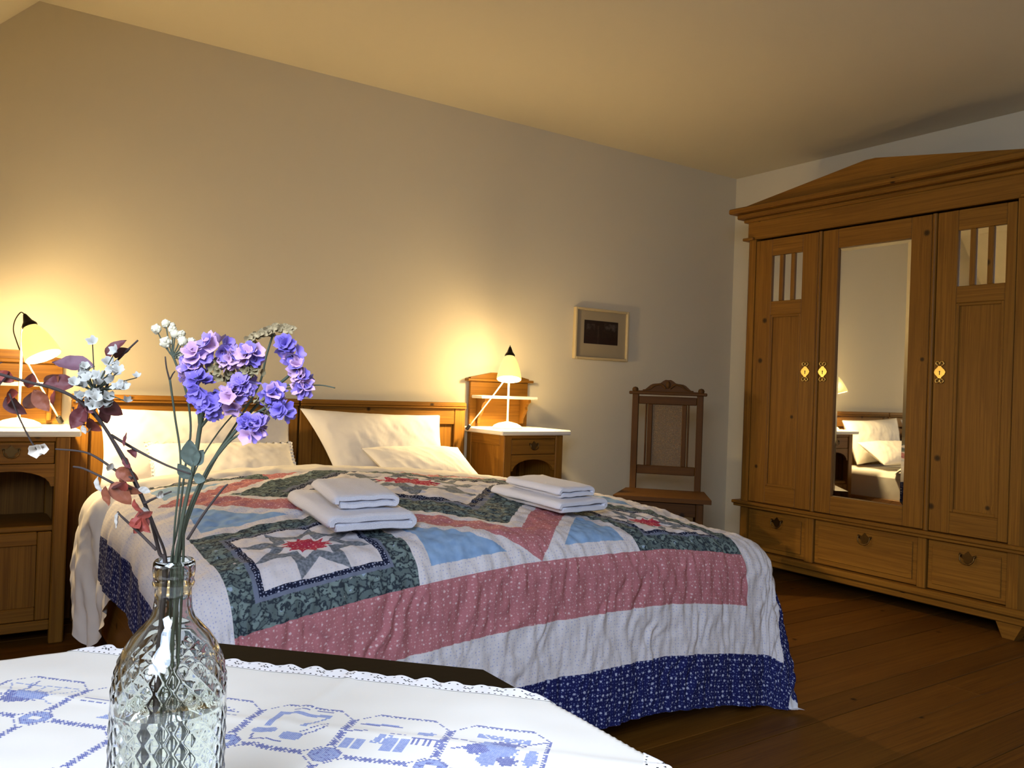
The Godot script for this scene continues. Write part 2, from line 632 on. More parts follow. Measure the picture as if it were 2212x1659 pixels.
# door plate of brass: a pointed body with curled ends and a key hole
func escutcheon(parent: Node, at: Vector3) -> void:
	var st := mb(M.brass, false)
	var half := [Vector2(0.004, 0.032), Vector2(0.010, 0.022), Vector2(0.021, 0.012), Vector2(0.027, 0.0), Vector2(0.021, -0.012), Vector2(0.010, -0.022), Vector2(0.004, -0.032)]
	var poly := PackedVector2Array()
	for p in half:
		poly.append(p)
	for k in range(half.size() - 1, -1, -1):
		poly.append(Vector2(-half[k].x, half[k].y))
	prism(st, poly, 0.0, 0.004, 0, Transform3D(Basis(), at))
	st.set_smooth_group(0)
	for sx in [-1, 1]:
		for sy in [-1, 1]:
			var c := at + Vector3(sx * 0.010, sy * 0.041, 0.003)
			var pts := [at + Vector3(sx * 0.002, sy * 0.028, 0.003)]
			pts.append_array(ring_polyline(c, 0.0085, PI if sx > 0 else 0.0, (PI if sx > 0 else 0.0) - sx * sy * 4.6))
			tube(st, pts, 0.0032, 0.0036, 6)
			ball(st, pts[pts.size() - 1], Vector3.ONE * 0.0055, 8)
	build(st, "escutcheon", parent)
	var kh := mb(M.black, true)
	lathe(kh, [Vector2(0, 0), Vector2(0.003, 0), Vector2(0.003, 0.002), Vector2(0, 0.002)], 10, Transform3D(Basis(Vector3.RIGHT, PI / 2), at + Vector3(0, 0.003, 0.0035)))
	kh.set_smooth_group(-1)
	box(kh, at + Vector3(0, -0.006, 0.0045), Vector3(0.003, 0.014, 0.002), 0.0)
	build(kh, "keyhole", parent)

# drawer pull: a dark waisted plate with a hanging bail
func drawer_pull(parent: Node, at: Vector3, k := 1.0) -> void:
	var st := mb(M.brass_old)
	var half := [Vector2(0.0, 0.030), Vector2(0.009, 0.020), Vector2(0.016, 0.012), Vector2(0.034, 0.018), Vector2(0.038, 0.012), Vector2(0.030, 0.002), Vector2(0.018, -0.006), Vector2(0.012, -0.020), Vector2(0.0, -0.026)]
	var poly := PackedVector2Array()
	for p in half:
		poly.append(p * k)
	for j in range(half.size() - 2, 0, -1):
		poly.append(Vector2(-half[j].x, half[j].y) * k)
	prism(st, poly, 0.0, 0.003, 0, Transform3D(Basis(), at))
	st.set_smooth_group(0)
	for sx in [-1, 1]:
		ball(st, at + Vector3(sx * 0.030 * k, 0.009 * k, 0.006), Vector3(0.0055, 0.0055, 0.006) * k, 8)
	tube(st, curve([at + Vector3(-0.030, 0.009, 0.009) * k, at + Vector3(-0.028, -0.010, 0.012) * k, at + Vector3(-0.012, -0.024, 0.014) * k, at + Vector3(0.012, -0.024, 0.014) * k, at + Vector3(0.028, -0.010, 0.012) * k, at + Vector3(0.030, 0.009, 0.009) * k], 4), 0.0028 * k, 0.0028 * k, 6)
	build(st, "drawer_pull", parent)

func framed_panel(parent: Node, xa: float, xb: float, ya: float, yb: float, z: float, g: int, wood_m: Material) -> void:
	# a recessed board with a moulding round it
	box_part("panel", parent, wood_m, Vector3((xa + xb) / 2, (ya + yb) / 2, z - 0.014), Vector3(xb - xa, yb - ya, 0.010), 0.0, g)
	var st := mb(wood_m)
	var w := 0.014
	for e in [[Vector3(xa + w / 2, (ya + yb) / 2, 0), Vector3(w, yb - ya, 0.010)], [Vector3(xb - w / 2, (ya + yb) / 2, 0), Vector3(w, yb - ya, 0.010)], [Vector3((xa + xb) / 2, ya + w / 2, 0), Vector3(xb - xa - 2 * w, w, 0.010)], [Vector3((xa + xb) / 2, yb - w / 2, 0), Vector3(xb - xa - 2 * w, w, 0.010)]]:
		box(st, e[0] + Vector3(0, 0, z - 0.006), e[1], 0.004)
	build(st, "moulding", parent)

func wardrobe() -> void:
	var w := thing("wardrobe", "large pine wardrobe with pediment, mirrored middle door and three drawers", "wardrobe", Vector3(3.806, 0, -2.44), -PI / 2)
	var P: StandardMaterial3D = M.pine
	var d := 0.598
	# carcass
	for sx in [-1, 1]:
		box_part("side_panel", w, P, Vector3(sx * 0.755, 1.03, -d / 2 - 0.03), Vector3(0.022, 1.92, d - 0.06), 0.002, 1)
		# canted corner post
		var x: float = sx * 0.7775
		var poly := PackedVector2Array([Vector2(sx * 0.703, 0.0), Vector2(sx * 0.748, 0.0), Vector2(x, -0.03), Vector2(x, -0.062), Vector2(sx * 0.703, -0.062)])
		var st := mb(P)
		prism(st, poly, 0.405, 1.90, 2, Transform3D(Basis(Vector3.RIGHT, Vector3.BACK, Vector3.UP), Vector3.ZERO))
		build(st, "corner_post", w)
		var st2 := mb(P)
		prism(st2, poly, 0.13, 0.372, 2, Transform3D(Basis(Vector3.RIGHT, Vector3.BACK, Vector3.UP), Vector3.ZERO))
		build(st2, "corner_post", w)
	box_part("back_panel", w, P, Vector3(0, 1.03, -d + 0.006), Vector3(1.49, 1.90, 0.012), 0.001, 1)
	box_part("top_panel", w, P, Vector3(0, 1.985, -d / 2), Vector3(1.53, 0.02, d - 0.02), 0.002, 0)
	box_part("bottom_panel", w, P, Vector3(0, 0.12, -d / 2 - 0.03), Vector3(1.49, 0.02, d - 0.08), 0.002, 0)
	# base: plinth with moulding, bracket feet
	var st3 := mb(P)
	box(st3, Vector3(0, 0.083, -d / 2 + 0.006), Vector3(1.575, 0.030, d + 0.010), 0.004, 0)
	box(st3, Vector3(0, 0.117, -d / 2 + 0.012), Vector3(1.590, 0.034, d + 0.022), 0.007, 0)
	build(st3, "plinth", w)
	for sx in [-1, 1]:
		var fp := PackedVector2Array([Vector2(sx * 0.664, 0.0695), Vector2(sx * 0.694, 0.001), Vector2(sx * 0.742, 0.001), Vector2(sx * 0.775, 0.0695)])
		prism_part("bracket_foot", w, P, fp, -0.075, 0.004, 0)
		box_part("bracket_foot", w, P, Vector3(sx * 0.735, 0.0353, -d + 0.04), Vector3(0.06, 0.0685, 0.06), 0.003, 1)
	# waist moulding
	var st4 := mb(P)
	box(st4, Vector3(0, 0.3795, -d / 2 + 0.010), Vector3(1.585, 0.015, d + 0.016), 0.005, 0)
	box(st4, Vector3(0, 0.396, -d / 2 + 0.014), Vector3(1.60, 0.018, d + 0.026), 0.007, 0)
	build(st4, "waist_moulding", w)
	# frieze and cornice
	box_part("frieze", w, P, Vector3(0, 1.955, -0.016), Vector3(1.53, 0.106, 0.030), 0.003, 0)
	for sx in [-1, 1]:
		box_part("frieze_return", w, P, Vector3(sx * 0.760, 1.955, -d / 2 - 0.02), Vector3(0.022, 0.106, d - 0.04), 0.003, 2)
		box_part("bead", w, P, Vector3(sx * 0.752, 1.907, -0.012), Vector3(0.075, 0.016, 0.060), 0.006, 0)
	var st5 := mb(P)
	for s in [[2.014, 0.020, 0.012], [2.039, 0.030, 0.040], [2.069, 0.030, 0.074]]:
		box(st5, Vector3(0, s[0], -d / 2 + s[2] / 2), Vector3(1.555 + 2 * s[2], s[1], d + s[2]), minf(0.012, s[1] * 0.4), 0)
	build(st5, "cornice", w)
	prism_part("pediment", w, P, PackedVector2Array([Vector2(-0.785, 2.085), Vector2(0.785, 2.085), Vector2(0.785, 2.098), Vector2(0.03, 2.214), Vector2(-0.03, 2.214), Vector2(-0.785, 2.098)]), -0.02, 0.012, 0)
	# uprights between the drawers
	for x in [[-0.317, -0.265], [0.303, 0.345]]:
		box_part("drawer_divider", w, P, Vector3((x[0] + x[1]) / 2, 0.253, -0.02), Vector3(x[1] - x[0], 0.236, 0.042), 0.003, 1)
	for e in [[-0.701, -0.319], [-0.263, 0.301], [0.347, 0.701]]:
		var dr := group_part("drawer", w)
		var cx: float = (e[0] + e[1]) / 2
		var wd: float = e[1] - e[0]
		box_part("drawer_front", dr, P, Vector3(cx, 0.253, -0.020), Vector3(wd - 0.004, 0.228, 0.020), 0.003, 0)
		box_part("raised_field", dr, P, Vector3(cx, 0.253, -0.009), Vector3(wd - 0.05, 0.176, 0.008), 0.006, 0)
		drawer_pull(dr, Vector3(cx + 0.01, 0.312, -0.005), 1.05)
	# side doors: three small mirrored lights above a panel
	for e in [[-0.699, -0.292, -0.588, -0.388, -0.345, "mirror"], [0.352, 0.699, 0.447, 0.657, 0.384, "mirror"]]:
		var dw := group_part("door", w)
		var xa: float = e[0]
		var xb: float = e[1]
		var oa: float = e[2]
		var ob: float = e[3]
		for s in [[xa, oa], [ob, xb]]:
			box_part("stile", dw, P, Vector3((s[0] + s[1]) / 2, 1.149, -0.012), Vector3(s[1] - s[0], 1.480, 0.024), 0.0025, 1)
		for r in [[0.409, 0.508], [1.462, 1.539], [1.796, 1.889]]:
			box_part("rail", dw, P, Vector3((oa + ob) / 2, (r[0] + r[1]) / 2, -0.012), Vector3(ob - oa, r[1] - r[0], 0.024), 0.0025, 0)
		framed_panel(dw, oa, ob, 0.508, 1.462, 0.0, 1, P)
		var pw := (ob - oa - 0.05) / 3.0
		for k in 3:
			var px := oa + k * (pw + 0.025)
			box_part("pane", dw, M.mirror, Vector3(px + pw / 2, 1.6675, -0.014), Vector3(pw, 0.257, 0.004), 0.0015)
			if k < 2:
				box_part("glazing_bar", dw, P, Vector3(px + pw + 0.0125, 1.6675, -0.012), Vector3(0.025, 0.257, 0.022), 0.003, 1)
		escutcheon(dw, Vector3(e[4], 1.146, 0.001))
	# middle door with its bevelled looking glass
	var dm := group_part("door", w)
	for s in [[-0.263, -0.171], [0.223, 0.323]]:
		box_part("stile", dm, P, Vector3((s[0] + s[1]) / 2, 1.149, -0.012), Vector3(s[1] - s[0], 1.480, 0.024), 0.0025, 1)
	for r in [[0.409, 0.501], [1.790, 1.889]]:
		box_part("rail", dm, P, Vector3(0.026, (r[0] + r[1]) / 2, -0.012), Vector3(0.394, r[1] - r[0], 0.024), 0.0025, 0)
	var mg := mb(M.mirror)
	var o := [Vector3(-0.171, 0.501, -0.012), Vector3(0.223, 0.501, -0.012), Vector3(0.223, 1.790, -0.012), Vector3(-0.171, 1.790, -0.012)]
	var bw := 0.020
	var i4 := [o[0] + Vector3(bw, bw, 0.003), o[1] + Vector3(-bw, bw, 0.003), o[2] + Vector3(-bw, -bw, 0.003), o[3] + Vector3(bw, -bw, 0.003)]
	face(mg, i4, Vector3.BACK, 1, Vector2.ZERO, Transform3D())
	for k in 4:
		face(mg, [o[k], o[(k + 1) % 4], i4[(k + 1) % 4], i4[k]], Vector3.BACK, 1, Vector2.ZERO, Transform3D())
	face(mg, [o[0] + Vector3(0, 0, -0.004), o[1] + Vector3(0, 0, -0.004), o[2] + Vector3(0, 0, -0.004), o[3] + Vector3(0, 0, -0.004)], Vector3.FORWARD, 1, Vector2.ZERO, Transform3D())
	build(mg, "looking_glass", dm)
	escutcheon(dm, Vector3(-0.238, 1.146, 0.001))
	# half-round strips that cover the joints between the doors
	for x in [-0.2775, 0.3375]:
		var ss := mb(P, true)
		lathe(ss, [Vector2(0.0, 0.407), Vector2(0.0115, 0.407), Vector2(0.0115, 1.889), Vector2(0.0, 1.889)], 14, Transform3D(Basis(), Vector3(x, 0, -0.004)))
		build(ss, "cover_strip", w)

# ------------------------------------------------------------------ nightstands and lamps
func nightstand(label: String, at: Vector3, _side: int) -> void:
	var n := thing("nightstand", label, "nightstand", at, 0.0, "nightstands beside the bed")
	var P: StandardMaterial3D = M.pine
	var hw := 0.1875
	var hd := 0.182
	for sx in [-1, 1]:
		box_part("corner_post", n, P, Vector3(sx * (hw - 0.024), 0.3815, hd - 0.022), Vector3(0.048, 0.763, 0.044), 0.004, 1)
		box_part("corner_post", n, P, Vector3(sx * (hw - 0.024), 0.3815, -hd + 0.022), Vector3(0.048, 0.763, 0.044), 0.004, 1)
		box_part("side_panel", n, P, Vector3(sx * (hw - 0.016), 0.425, 0), Vector3(0.012, 0.66, 2 * hd - 0.088), 0.001, 1)
		box_part("side_rail", n, P, Vector3(sx * (hw - 0.010), 0.735, 0), Vector3(0.018, 0.056, 2 * hd - 0.088), 0.003, 2)
		box_part("side_rail", n, P, Vector3(sx * (hw - 0.010), 0.082, 0), Vector3(0.018, 0.056, 2 * hd - 0.088), 0.003, 2)
	box_part("back_panel", n, P, Vector3(0, 0.42, -hd + 0.006), Vector3(2 * hw - 0.096, 0.68, 0.010), 0.001, 1)
	var iw := hw - 0.048
	box_part("top_rail", n, P, Vector3(0, 0.754, hd - 0.012), Vector3(2 * iw, 0.018, 0.022), 0.002, 0)
	var dr := group_part("drawer", n)
	box_part("drawer_front", dr, P, Vector3(0, 0.7035, hd - 0.016), Vector3(2 * iw - 0.004, 0.079, 0.020), 0.003, 0)
	drawer_pull(dr, Vector3(0, 0.708, hd - 0.005), 0.8)
	# arched apron over the open compartment
	var ap := PackedVector2Array([Vector2(-iw, 0.662), Vector2(-iw, 0.580)])
	for k in 13:
		var a := PI - PI * k / 12.0
		ap.append(Vector2(cos(a) * (iw - 0.012), 0.580 + sin(a) * 0.058))
	ap.append_array([Vector2(iw, 0.580), Vector2(iw, 0.662)])
	prism_part("arched_apron", n, P, ap, hd - 0.026, hd - 0.006, 0)
	box_part("compartment_top", n, P, Vector3(0, 0.668, -0.01), Vector3(2 * iw, 0.010, 2 * hd - 0.05), 0.001, 0)
	box_part("shelf", n, P, Vector3(0, 0.425, 0.0), Vector3(2 * iw + 0.02, 0.020, 2 * hd - 0.03), 0.004, 0)
	var dw := group_part("door", n)
	for sx in [-1, 1]:
		box_part("stile", dw, P, Vector3(sx * (iw - 0.024), 0.252, hd - 0.015), Vector3(0.046, 0.322, 0.020), 0.003, 1)
	for y in [0.115, 0.390]:
		box_part("rail", dw, P, Vector3(0, y, hd - 0.015), Vector3(2 * iw - 0.096, 0.048, 0.020), 0.003, 0)
	box_part("panel", dw, P, Vector3(0, 0.2525, hd - 0.020), Vector3(2 * iw - 0.096, 0.227, 0.010), 0.001, 1)
	lathe_part("knob", dw, M.brass_old, [Vector2(0, 0.0), Vector2(0.006, 0.0), Vector2(0.004, 0.006), Vector2(0.010, 0.012), Vector2(0.008, 0.018), Vector2(0, 0.020)], 12, Transform3D(Basis(Vector3.RIGHT, PI / 2), Vector3(-iw + 0.024, 0.27, hd - 0.005)))
	box_part("bottom_rail", n, P, Vector3(0, 0.071, hd - 0.014), Vector3(2 * iw, 0.036, 0.022), 0.003, 0)
	box_part("bottom_panel", n, P, Vector3(0, 0.095, -0.01), Vector3(2 * iw, 0.012, 2 * hd - 0.06), 0.001, 0)
	box_part("marble_top", n, M.marble, Vector3(0.0, 0.7765, 0.004), Vector3(2 * hw + 0.066, 0.026, 2 * hd + 0.046), 0.006)
	# upstand with a small shelf and a low pediment
	var zb := -hd + 0.004
	box_part("upstand", n, P, Vector3(0, 0.914, zb + 0.010), Vector3(2 * hw + 0.004, 0.248, 0.020), 0.003, 0)
	box_part("cornice", n, P, Vector3(0, 1.040, zb + 0.018), Vector3(2 * hw + 0.055, 0.014, 0.044), 0.005, 0)
	prism_part("pediment", n, P, PackedVector2Array([Vector2(-hw - 0.004, 1.0475), Vector2(hw + 0.004, 1.0475), Vector2(hw + 0.004, 1.054), Vector2(0.05, 1.083), Vector2(-0.05, 1.083), Vector2(-hw - 0.004, 1.054)]), zb, zb + 0.024, 0)
	box_part("shelf_board", n, M.marble, Vector3(0, 0.950, zb + 0.075), Vector3(2 * hw - 0.01, 0.016, 0.108), 0.004)
	for sx in [-1, 1]:
		var bp := PackedVector2Array()
		for p in [Vector2(0, 0.0), Vector2(0.085, 0.0), Vector2(0.088, -0.016), Vector2(0.066, -0.026), Vector2(0.054, -0.045), Vector2(0.058, -0.060), Vector2(0.040, -0.085), Vector2(0.024, -0.105), Vector2(0.018, -0.135), Vector2(0, -0.135)]:
			bp.append(p)
		var st := mb(P)
		prism(st, bp, -0.008, 0.008, 1, Transform3D(Basis(Vector3(0, 0, 1), Vector3.UP, Vector3(-1, 0, 0)), Vector3(sx * (hw - 0.045), 0.9415, zb + 0.021)))
		build(st, "shelf_bracket", n)

func lamp(label: String, at: Vector3, axis: Vector3, plug: Vector3) -> void:
	var l := thing("bedside_lamp", label, "lamp", at, 0.0, "lit bedside lamps")
	axis = axis.normalized()
	lathe_part("base", l, M.cream, [Vector2(0.0, 0.0), Vector2(0.078, 0.0), Vector2(0.079, 0.006), Vector2(0.070, 0.016), Vector2(0.050, 0.026), Vector2(0.026, 0.032), Vector2(0.010, 0.035), Vector2(0.0, 0.0355)], 36)
	lathe_part("stem", l, M.cream, [Vector2(0.0, 0.033), Vector2(0.006, 0.033), Vector2(0.005, 0.06), Vector2(0.005, 0.372), Vector2(0.0, 0.373)], 12)
	# head: shade with a dark cap, hung from the top of the stem by a small arm
	var top := Vector3(0, 0.372, 0)
	var y := -axis
	var x := y.cross(Vector3(0.3, 0, 0.95)).normalized()
	var z := x.cross(y)
	var side := Vector3(axis.x, 0, axis.z).normalized()
	var head := Transform3D(Basis(x, y, z), top + side * 0.030 + Vector3(0, 0.008, 0))
	var sp := []
	for p in [Vector2(0.064, -0.128), Vector2(0.0635, -0.120), Vector2(0.060, -0.100), Vector2(0.054, -0.075), Vector2(0.045, -0.045), Vector2(0.034, -0.020), Vector2(0.024, -0.006), Vector2(0.016, 0.0)]:
		sp.append(p)
	var si := []
	for k in range(sp.size() - 1, -1, -1):
		si.append(Vector2(sp[k].x - 0.003, sp[k].y - 0.002))
	var st := mb(M.shade, true)
	lathe(st, sp, 36, head)
	lathe(st, [si[si.size() - 1], sp[0]], 36, head)
	build(st, "lamp_shade", l)
	var sl := mb(M.lining, true)
	lathe(sl, si, 36, head)
	build(sl, "shade_lining", l)
	var bs := mb(M.bulb, true)
	lathe(bs, [Vector2(0, -0.112), Vector2(0.016, -0.106), Vector2(0.027, -0.090), Vector2(0.029, -0.074), Vector2(0.022, -0.052), Vector2(0.013, -0.034), Vector2(0.013, -0.012), Vector2(0, -0.012)], 20, head)
	build(bs, "light_bulb", l)
	lathe_part("cap", l, M.bronze, [Vector2(0.0, -0.006), Vector2(0.026, -0.006), Vector2(0.027, 0.002), Vector2(0.022, 0.010), Vector2(0.016, 0.018), Vector2(0.012, 0.030), Vector2(0.006, 0.046), Vector2(0.003, 0.050), Vector2(0.0, 0.050)], 20, head)
	tube_part("arm", l, M.cream, [top + Vector3(0, -0.012, 0), top + side * 0.012 + Vector3(0, 0.002, 0), head * Vector3(0, 0.004, 0)], 0.0045, 0.004, 5, 8)
	var back := -side
	tube_part("loop_cord", l, M.bronze, [head * Vector3(0, 0.046, 0), head * Vector3(0, 0.055, 0) + back * 0.012, top + back * 0.030 + Vector3(0, 0.028, 0), top + back * 0.036 + Vector3(0, -0.010, 0), top + back * 0.022 + Vector3(0, -0.050, 0), top + Vector3(0, -0.085, 0) + back * 0.006], 0.0022, 0.0022, 6, 6)
	# cord drawn tight to the switch at the edge of the marble
	var sw := plug - at
	var from := top + Vector3(0, -0.088, 0)
	tube_part("cord", l, M.cream, [from, from.lerp(sw, 0.5) + Vector3(0, -0.004, 0), sw], 0.0034, 0.0034, 6, 8)
	var dirc := (sw - from).normalized()
	var bx := mb(M.black)
	var xa := dirc.cross(Vector3.UP).normalized()
	box(bx, Vector3.ZERO, Vector3(0.018, 0.034, 0.018), 0.004, -1, Transform3D(Basis(xa, dirc, xa.cross(dirc)), sw + dirc * 0.016))
	build(bx, "switch", l)
	var o := OmniLight3D.new()
	o.name = "glow"
	o.light_color = Color(1.0, 0.86, 0.62)
	o.light_energy = 0.108
	o.light_size = 0.03
	o.omni_range = 14.0
	o.omni_attenuation = 2.0
	o.shadow_enabled = true
	o.position = at + head * Vector3(0, -0.075, 0)
	add_child(o, true)
	var s := SpotLight3D.new()
	s.name = "beam"
	s.light_color = Color(1.0, 0.87, 0.64)
	s.light_energy = 0.64
	s.light_size = 0.03
	s.spot_range = 14.0
	s.spot_attenuation = 2.0
	s.spot_angle = 68.0
	s.spot_angle_attenuation = 0.2
	s.shadow_enabled = true
	add_child(s, true)
	s.transform = Transform3D(Basis.looking_at(axis, Vector3(0.1, 0.2, 0.97)), at + head * Vector3(0, -0.08, 0))

# ------------------------------------------------------------------ bed
func bed() -> void:
	var b := thing("bed", "pine double bed with two panelled headboards under the patchwork quilt", "bed", Vector3(0, 0, 0))
	var P: StandardMaterial3D = M.pine
	for e in [[0.432, 1.377, false], [1.387, 2.294, true]]:
		var hb := group_part("headboard", b)
		var xa: float = e[0]
		var xb: float = e[1]
		var cx := (xa + xb) / 2
		for x in [xa + 0.0325, xb - 0.0325]:
			box_part("stile", hb, P, Vector3(x, 0.446, -3.800), Vector3(0.065, 0.890, 0.034), 0.003, 1)
		box_part("top_rail", hb, P, Vector3(cx, 0.845, -3.800), Vector3(xb - xa - 0.13, 0.092, 0.030), 0.003, 0)
		box_part("cap", hb, P, Vector3(cx, 0.903, -3.799), Vector3(xb - xa + 0.004, 0.024, 0.052), 0.006, 0)
		box_part("cap_bead", hb, P, Vector3(cx, 0.887, -3.792), Vector3(xb - xa, 0.008, 0.044), 0.003, 0)
		box_part("bottom_rail", hb, P, Vector3(cx, 0.30, -3.800), Vector3(xb - xa - 0.13, 0.12, 0.030), 0.003, 0)
		var nb := 7
		var bw := (xb - xa - 0.13) / nb
		for k in nb:
			box_part("board", hb, P, Vector3(xa + 0.065 + bw * (k + 0.5), 0.58, -3.806), Vector3(bw - 0.001, 0.442, 0.014), 0.003, 1)
		# bow-tie inlay of paler wood
		var ix := xa + 0.036
		if e[2]:
			for s in [-1, 1]:
				prism_part("inlay", hb, M.oak, PackedVector2Array([Vector2(ix, 0.862), Vector2(ix + s * 0.024, 0.878), Vector2(ix + s * 0.024, 0.846)]), -3.7834, -3.7822, 0)
	for x in [0.475, 2.245]:
		box_part("side_rail", b, P, Vector3(x, 0.23, -2.79), Vector3(0.030, 0.20, 1.965), 0.004, 2)
		for z in [-1.815, -3.735]:
			if z > -2.0:
				var sx := -1 if x < 1.0 else 1
				# bracket-shaped foot under the corner
				prism_part("foot", b, P, PackedVector2Array([Vector2(x + sx * 0.016, 0.001), Vector2(x + sx * 0.016, 0.129), Vector2(x - sx * 0.24, 0.129), Vector2(x - sx * 0.19, 0.09), Vector2(x - sx * 0.10, 0.055), Vector2(x - sx * 0.075, 0.001)]), z + 0.010, z + 0.042, 0)
			box_part("foot", b, P, Vector3(x, 0.065, z - 0.02), Vector3(0.05, 0.128, 0.05), 0.004, 1)
	box_part("foot_rail", b, P, Vector3(1.36, 0.23, -1.795), Vector3(1.80, 0.20, 0.030), 0.004, 0)
	for k in 9:
		box_part("slat", b, P, Vector3(1.36, 0.270, -3.6 + k * 0.21), Vector3(1.738, 0.018, 0.09), 0.003, 0)
	var mt := mb(M.linen, false)
	box(mt, Vector3(1.36, 0.395, -2.79), Vector3(1.73, 0.23, 1.93), 0.035)
	var o := build(mt, "mattress", self)
	tag(o, "thick white mattress on the pine bed, hidden under the bedding", "mattress")

# the top of the made bed, and how cloth falls over its edges
const EL := 0.53
const ER := 2.18
const EF := -1.85

func bed_top(x: float, z: float) -> float:
	var k := absf((x - 1.36) / 0.95)
	var y := 0.602 + 0.060 * (1.0 - k * k * k)
	y -= 0.046 * smoothstep(-2.38, -1.85, z) + 0.012 * smoothstep(-2.6, -3.0, z)
	# the bedding thins out towards the wardrobe side
	y -= 0.050 * maxf(0.0, (x - 1.25) / 0.85)
	return y

func drape(X: float, Z: float, lift: float) -> Array:
	var cx := clampf(X, EL, ER)
	var cz := minf(Z, EF)
	var ox := X - cx
	var oz := Z - cz
	var base := Vector3(cx, bed_top(cx, cz) + lift, cz)
	var r := sqrt(ox * ox + oz * oz)
	if r < 1e-6:
		return [base, Vector3.UP, 0.0]
	var dir := Vector3(ox, 0, oz) / r
	var R := 0.11 + lift
	var arc := R * PI / 2
	if r < arc:
		var a := r / R
		return [base + dir * R * sin(a) - Vector3(0, R * (1.0 - cos(a)), 0), (dir * sin(a) + Vector3.UP * cos(a)), 0.0]
	var fl := 0.03 + 0.20 * absf(2.0 * dir.x * dir.z)
	var h := r - arc
	var p := base + dir * (R + fl * h) - Vector3(0, R + h * sqrt(1.0 - fl * fl), 0)
	if p.y < 0.012:
		p += dir * (0.012 - p.y) * 0.3
		p.y = 0.012
	return [p, dir, h]

func hash2(i: int, j: int, k: int) -> float:
	var h := (i * 374761393 + j * 668265263 + k * 1274126177) & 0x7fffffff
	h = ((h ^ (h >> 13)) * 1103515245) & 0x7fffffff
	return float((h ^ (h >> 16)) & 0xffff) / 65535.0

func dots(x: float, y: float, cell: float, r: float, seed_: int) -> float:
	var i := floori(x / cell)
	var j := floori(y / cell)
	var cx := (i + 0.25 + 0.5 * hash2(i, j, seed_)) * cell
	var cy := (j + 0.25 + 0.5 * hash2(i, j, seed_ + 1)) * cell
	var rr := r * (0.6 + 0.8 * hash2(i, j, seed_ + 2))
	var dx := x - cx
	var dy := y - cy
	return 1.0 if dx * dx + dy * dy < rr * rr else 0.0

# radius of a star with n points at angle a
func star_r(a: float, n: int, tip: float, inner: float, turn: float) -> float:
	var seg := TAU / n
	var f := absf(fposmod(a - turn + seg * 0.5, seg) - seg * 0.5) / (seg * 0.5)
	# straight line between tip (f = 0) and inner (f = 1)
	var t := seg * 0.5
	var p0 := Vector2(tip, 0)
	var p1 := Vector2(cos(t), sin(t)) * inner
	var ang := f * t
	var d := Vector2(cos(ang), sin(ang))
	var e := p1 - p0
	return p0.cross(e) / d.cross(e)

enum { WHITE, NAVY, PINK, BLUE, SASH, STAR, MEDAL, BACK }

func region(s: float, t: float) -> int:
	if s < -0.165 or s > 1.85 or t < -0.31:
		return NAVY
	if s < 0.0 or s > 1.6 or t < -0.16:
		return WHITE
	if t < 0.0:
		return PINK
	var a := absf(s - 0.8)
	var b := absf(t - 0.8)
	if a > 0.36 and b > 0.36:
		return STAR
	var d := a + b
	if d > 0.665 and d < 0.80:
		return PINK
	if d < 0.605:
		return MEDAL
	if d > 0.80:
		# the triangles between the diamond and the star blocks
		var u := minf(a, b)
		var v := maxf(a, b)
		if u < 0.32 and v < 0.76 and d > 0.855:
			return BLUE
	return SASH

var q_noise: FastNoiseLite
var q_cell: FastNoiseLite

func floral(s: float, t: float) -> Color:
	var c := q_cell.get_noise_2d(s * 75.0, t * 75.0)
	var v := q_noise.get_noise_2d(s * 70.0, t * 70.0)
	if v < -0.30 or absf(c) < 0.05:
		return Color(0.19, 0.22, 0.25)
	if c > 0.40:
		return Color(0.58, 0.65, 0.72)
	if c > 0.12:
		return Color(0.45, 0.51, 0.50)
	if c < -0.45:
		return Color(0.72, 0.68, 0.66)
	return Color(0.36, 0.41, 0.41)

func white_print(s: float, t: float) -> Color:
	return Color(0.66, 0.67, 0.78) if dots(s, t, 0.009, 0.0013, 5) > 0.0 else Color(0.83, 0.81, 0.81)

func navy_print(s: float, t: float) -> Color:
	if dots(s, t, 0.016, 0.0030, 9) > 0.0:
		return Color(0.66, 0.68, 0.76)
	if dots(s + 3.3, t + 1.7, 0.008, 0.0013, 13) > 0.0:
		return Color(0.42, 0.46, 0.62)
	return Color(0.115, 0.13, 0.32)

func pink_print(s: float, t: float) -> Color:
	if dots(s, t, 0.017, 0.0021, 17) > 0.0:
		return Color(0.84, 0.72, 0.72)
	if dots(s + 1.3, t + 2.7, 0.009, 0.0012, 19) > 0.0:
		return Color(0.78, 0.60, 0.60)
	return Color(0.69, 0.44, 0.455)

# x and y run from -1 to 1 over the block
func block_color(x: float, y: float, s: float, t: float) -> Color:
	var m := maxf(absf(x), absf(y))
	if m > 0.74:
		return floral(s, t)
	if m > 0.70:
		return Color(0.42, 0.45, 0.52)
	if m > 0.64:
		return Color(0.62, 0.64, 0.72) if dots(s, t, 0.008, 0.0018, 31) > 0.0 else Color(0.12, 0.14, 0.22)
	x /= 0.64
	y /= 0.64
	var r := sqrt(x * x + y * y)
	var a := atan2(y, x)
	if r < star_r(a, 12, 0.44, 0.30, 0.0):
		return Color(0.80, 0.62, 0.62) if dots(s, t, 0.012, 0.002, 33) > 0.0 else Color(0.66, 0.20, 0.30)
	if r < star_r(a, 8, 0.64, 0.38, PI / 8):
		return Color(0.82, 0.81, 0.83)
	if r < star_r(a, 8, 1.09, 0.60, PI / 8):
		var v := q_noise.get_noise_2d(s * 90.0, t * 90.0)
		return Color(0.36, 0.39, 0.42).lerp(Color(0.54, 0.56, 0.60), clampf(0.5 + v, 0, 1))
	return white_print(s + 0.4, t + 0.2).lerp(Color(0.82, 0.80, 0.81), 0.6)

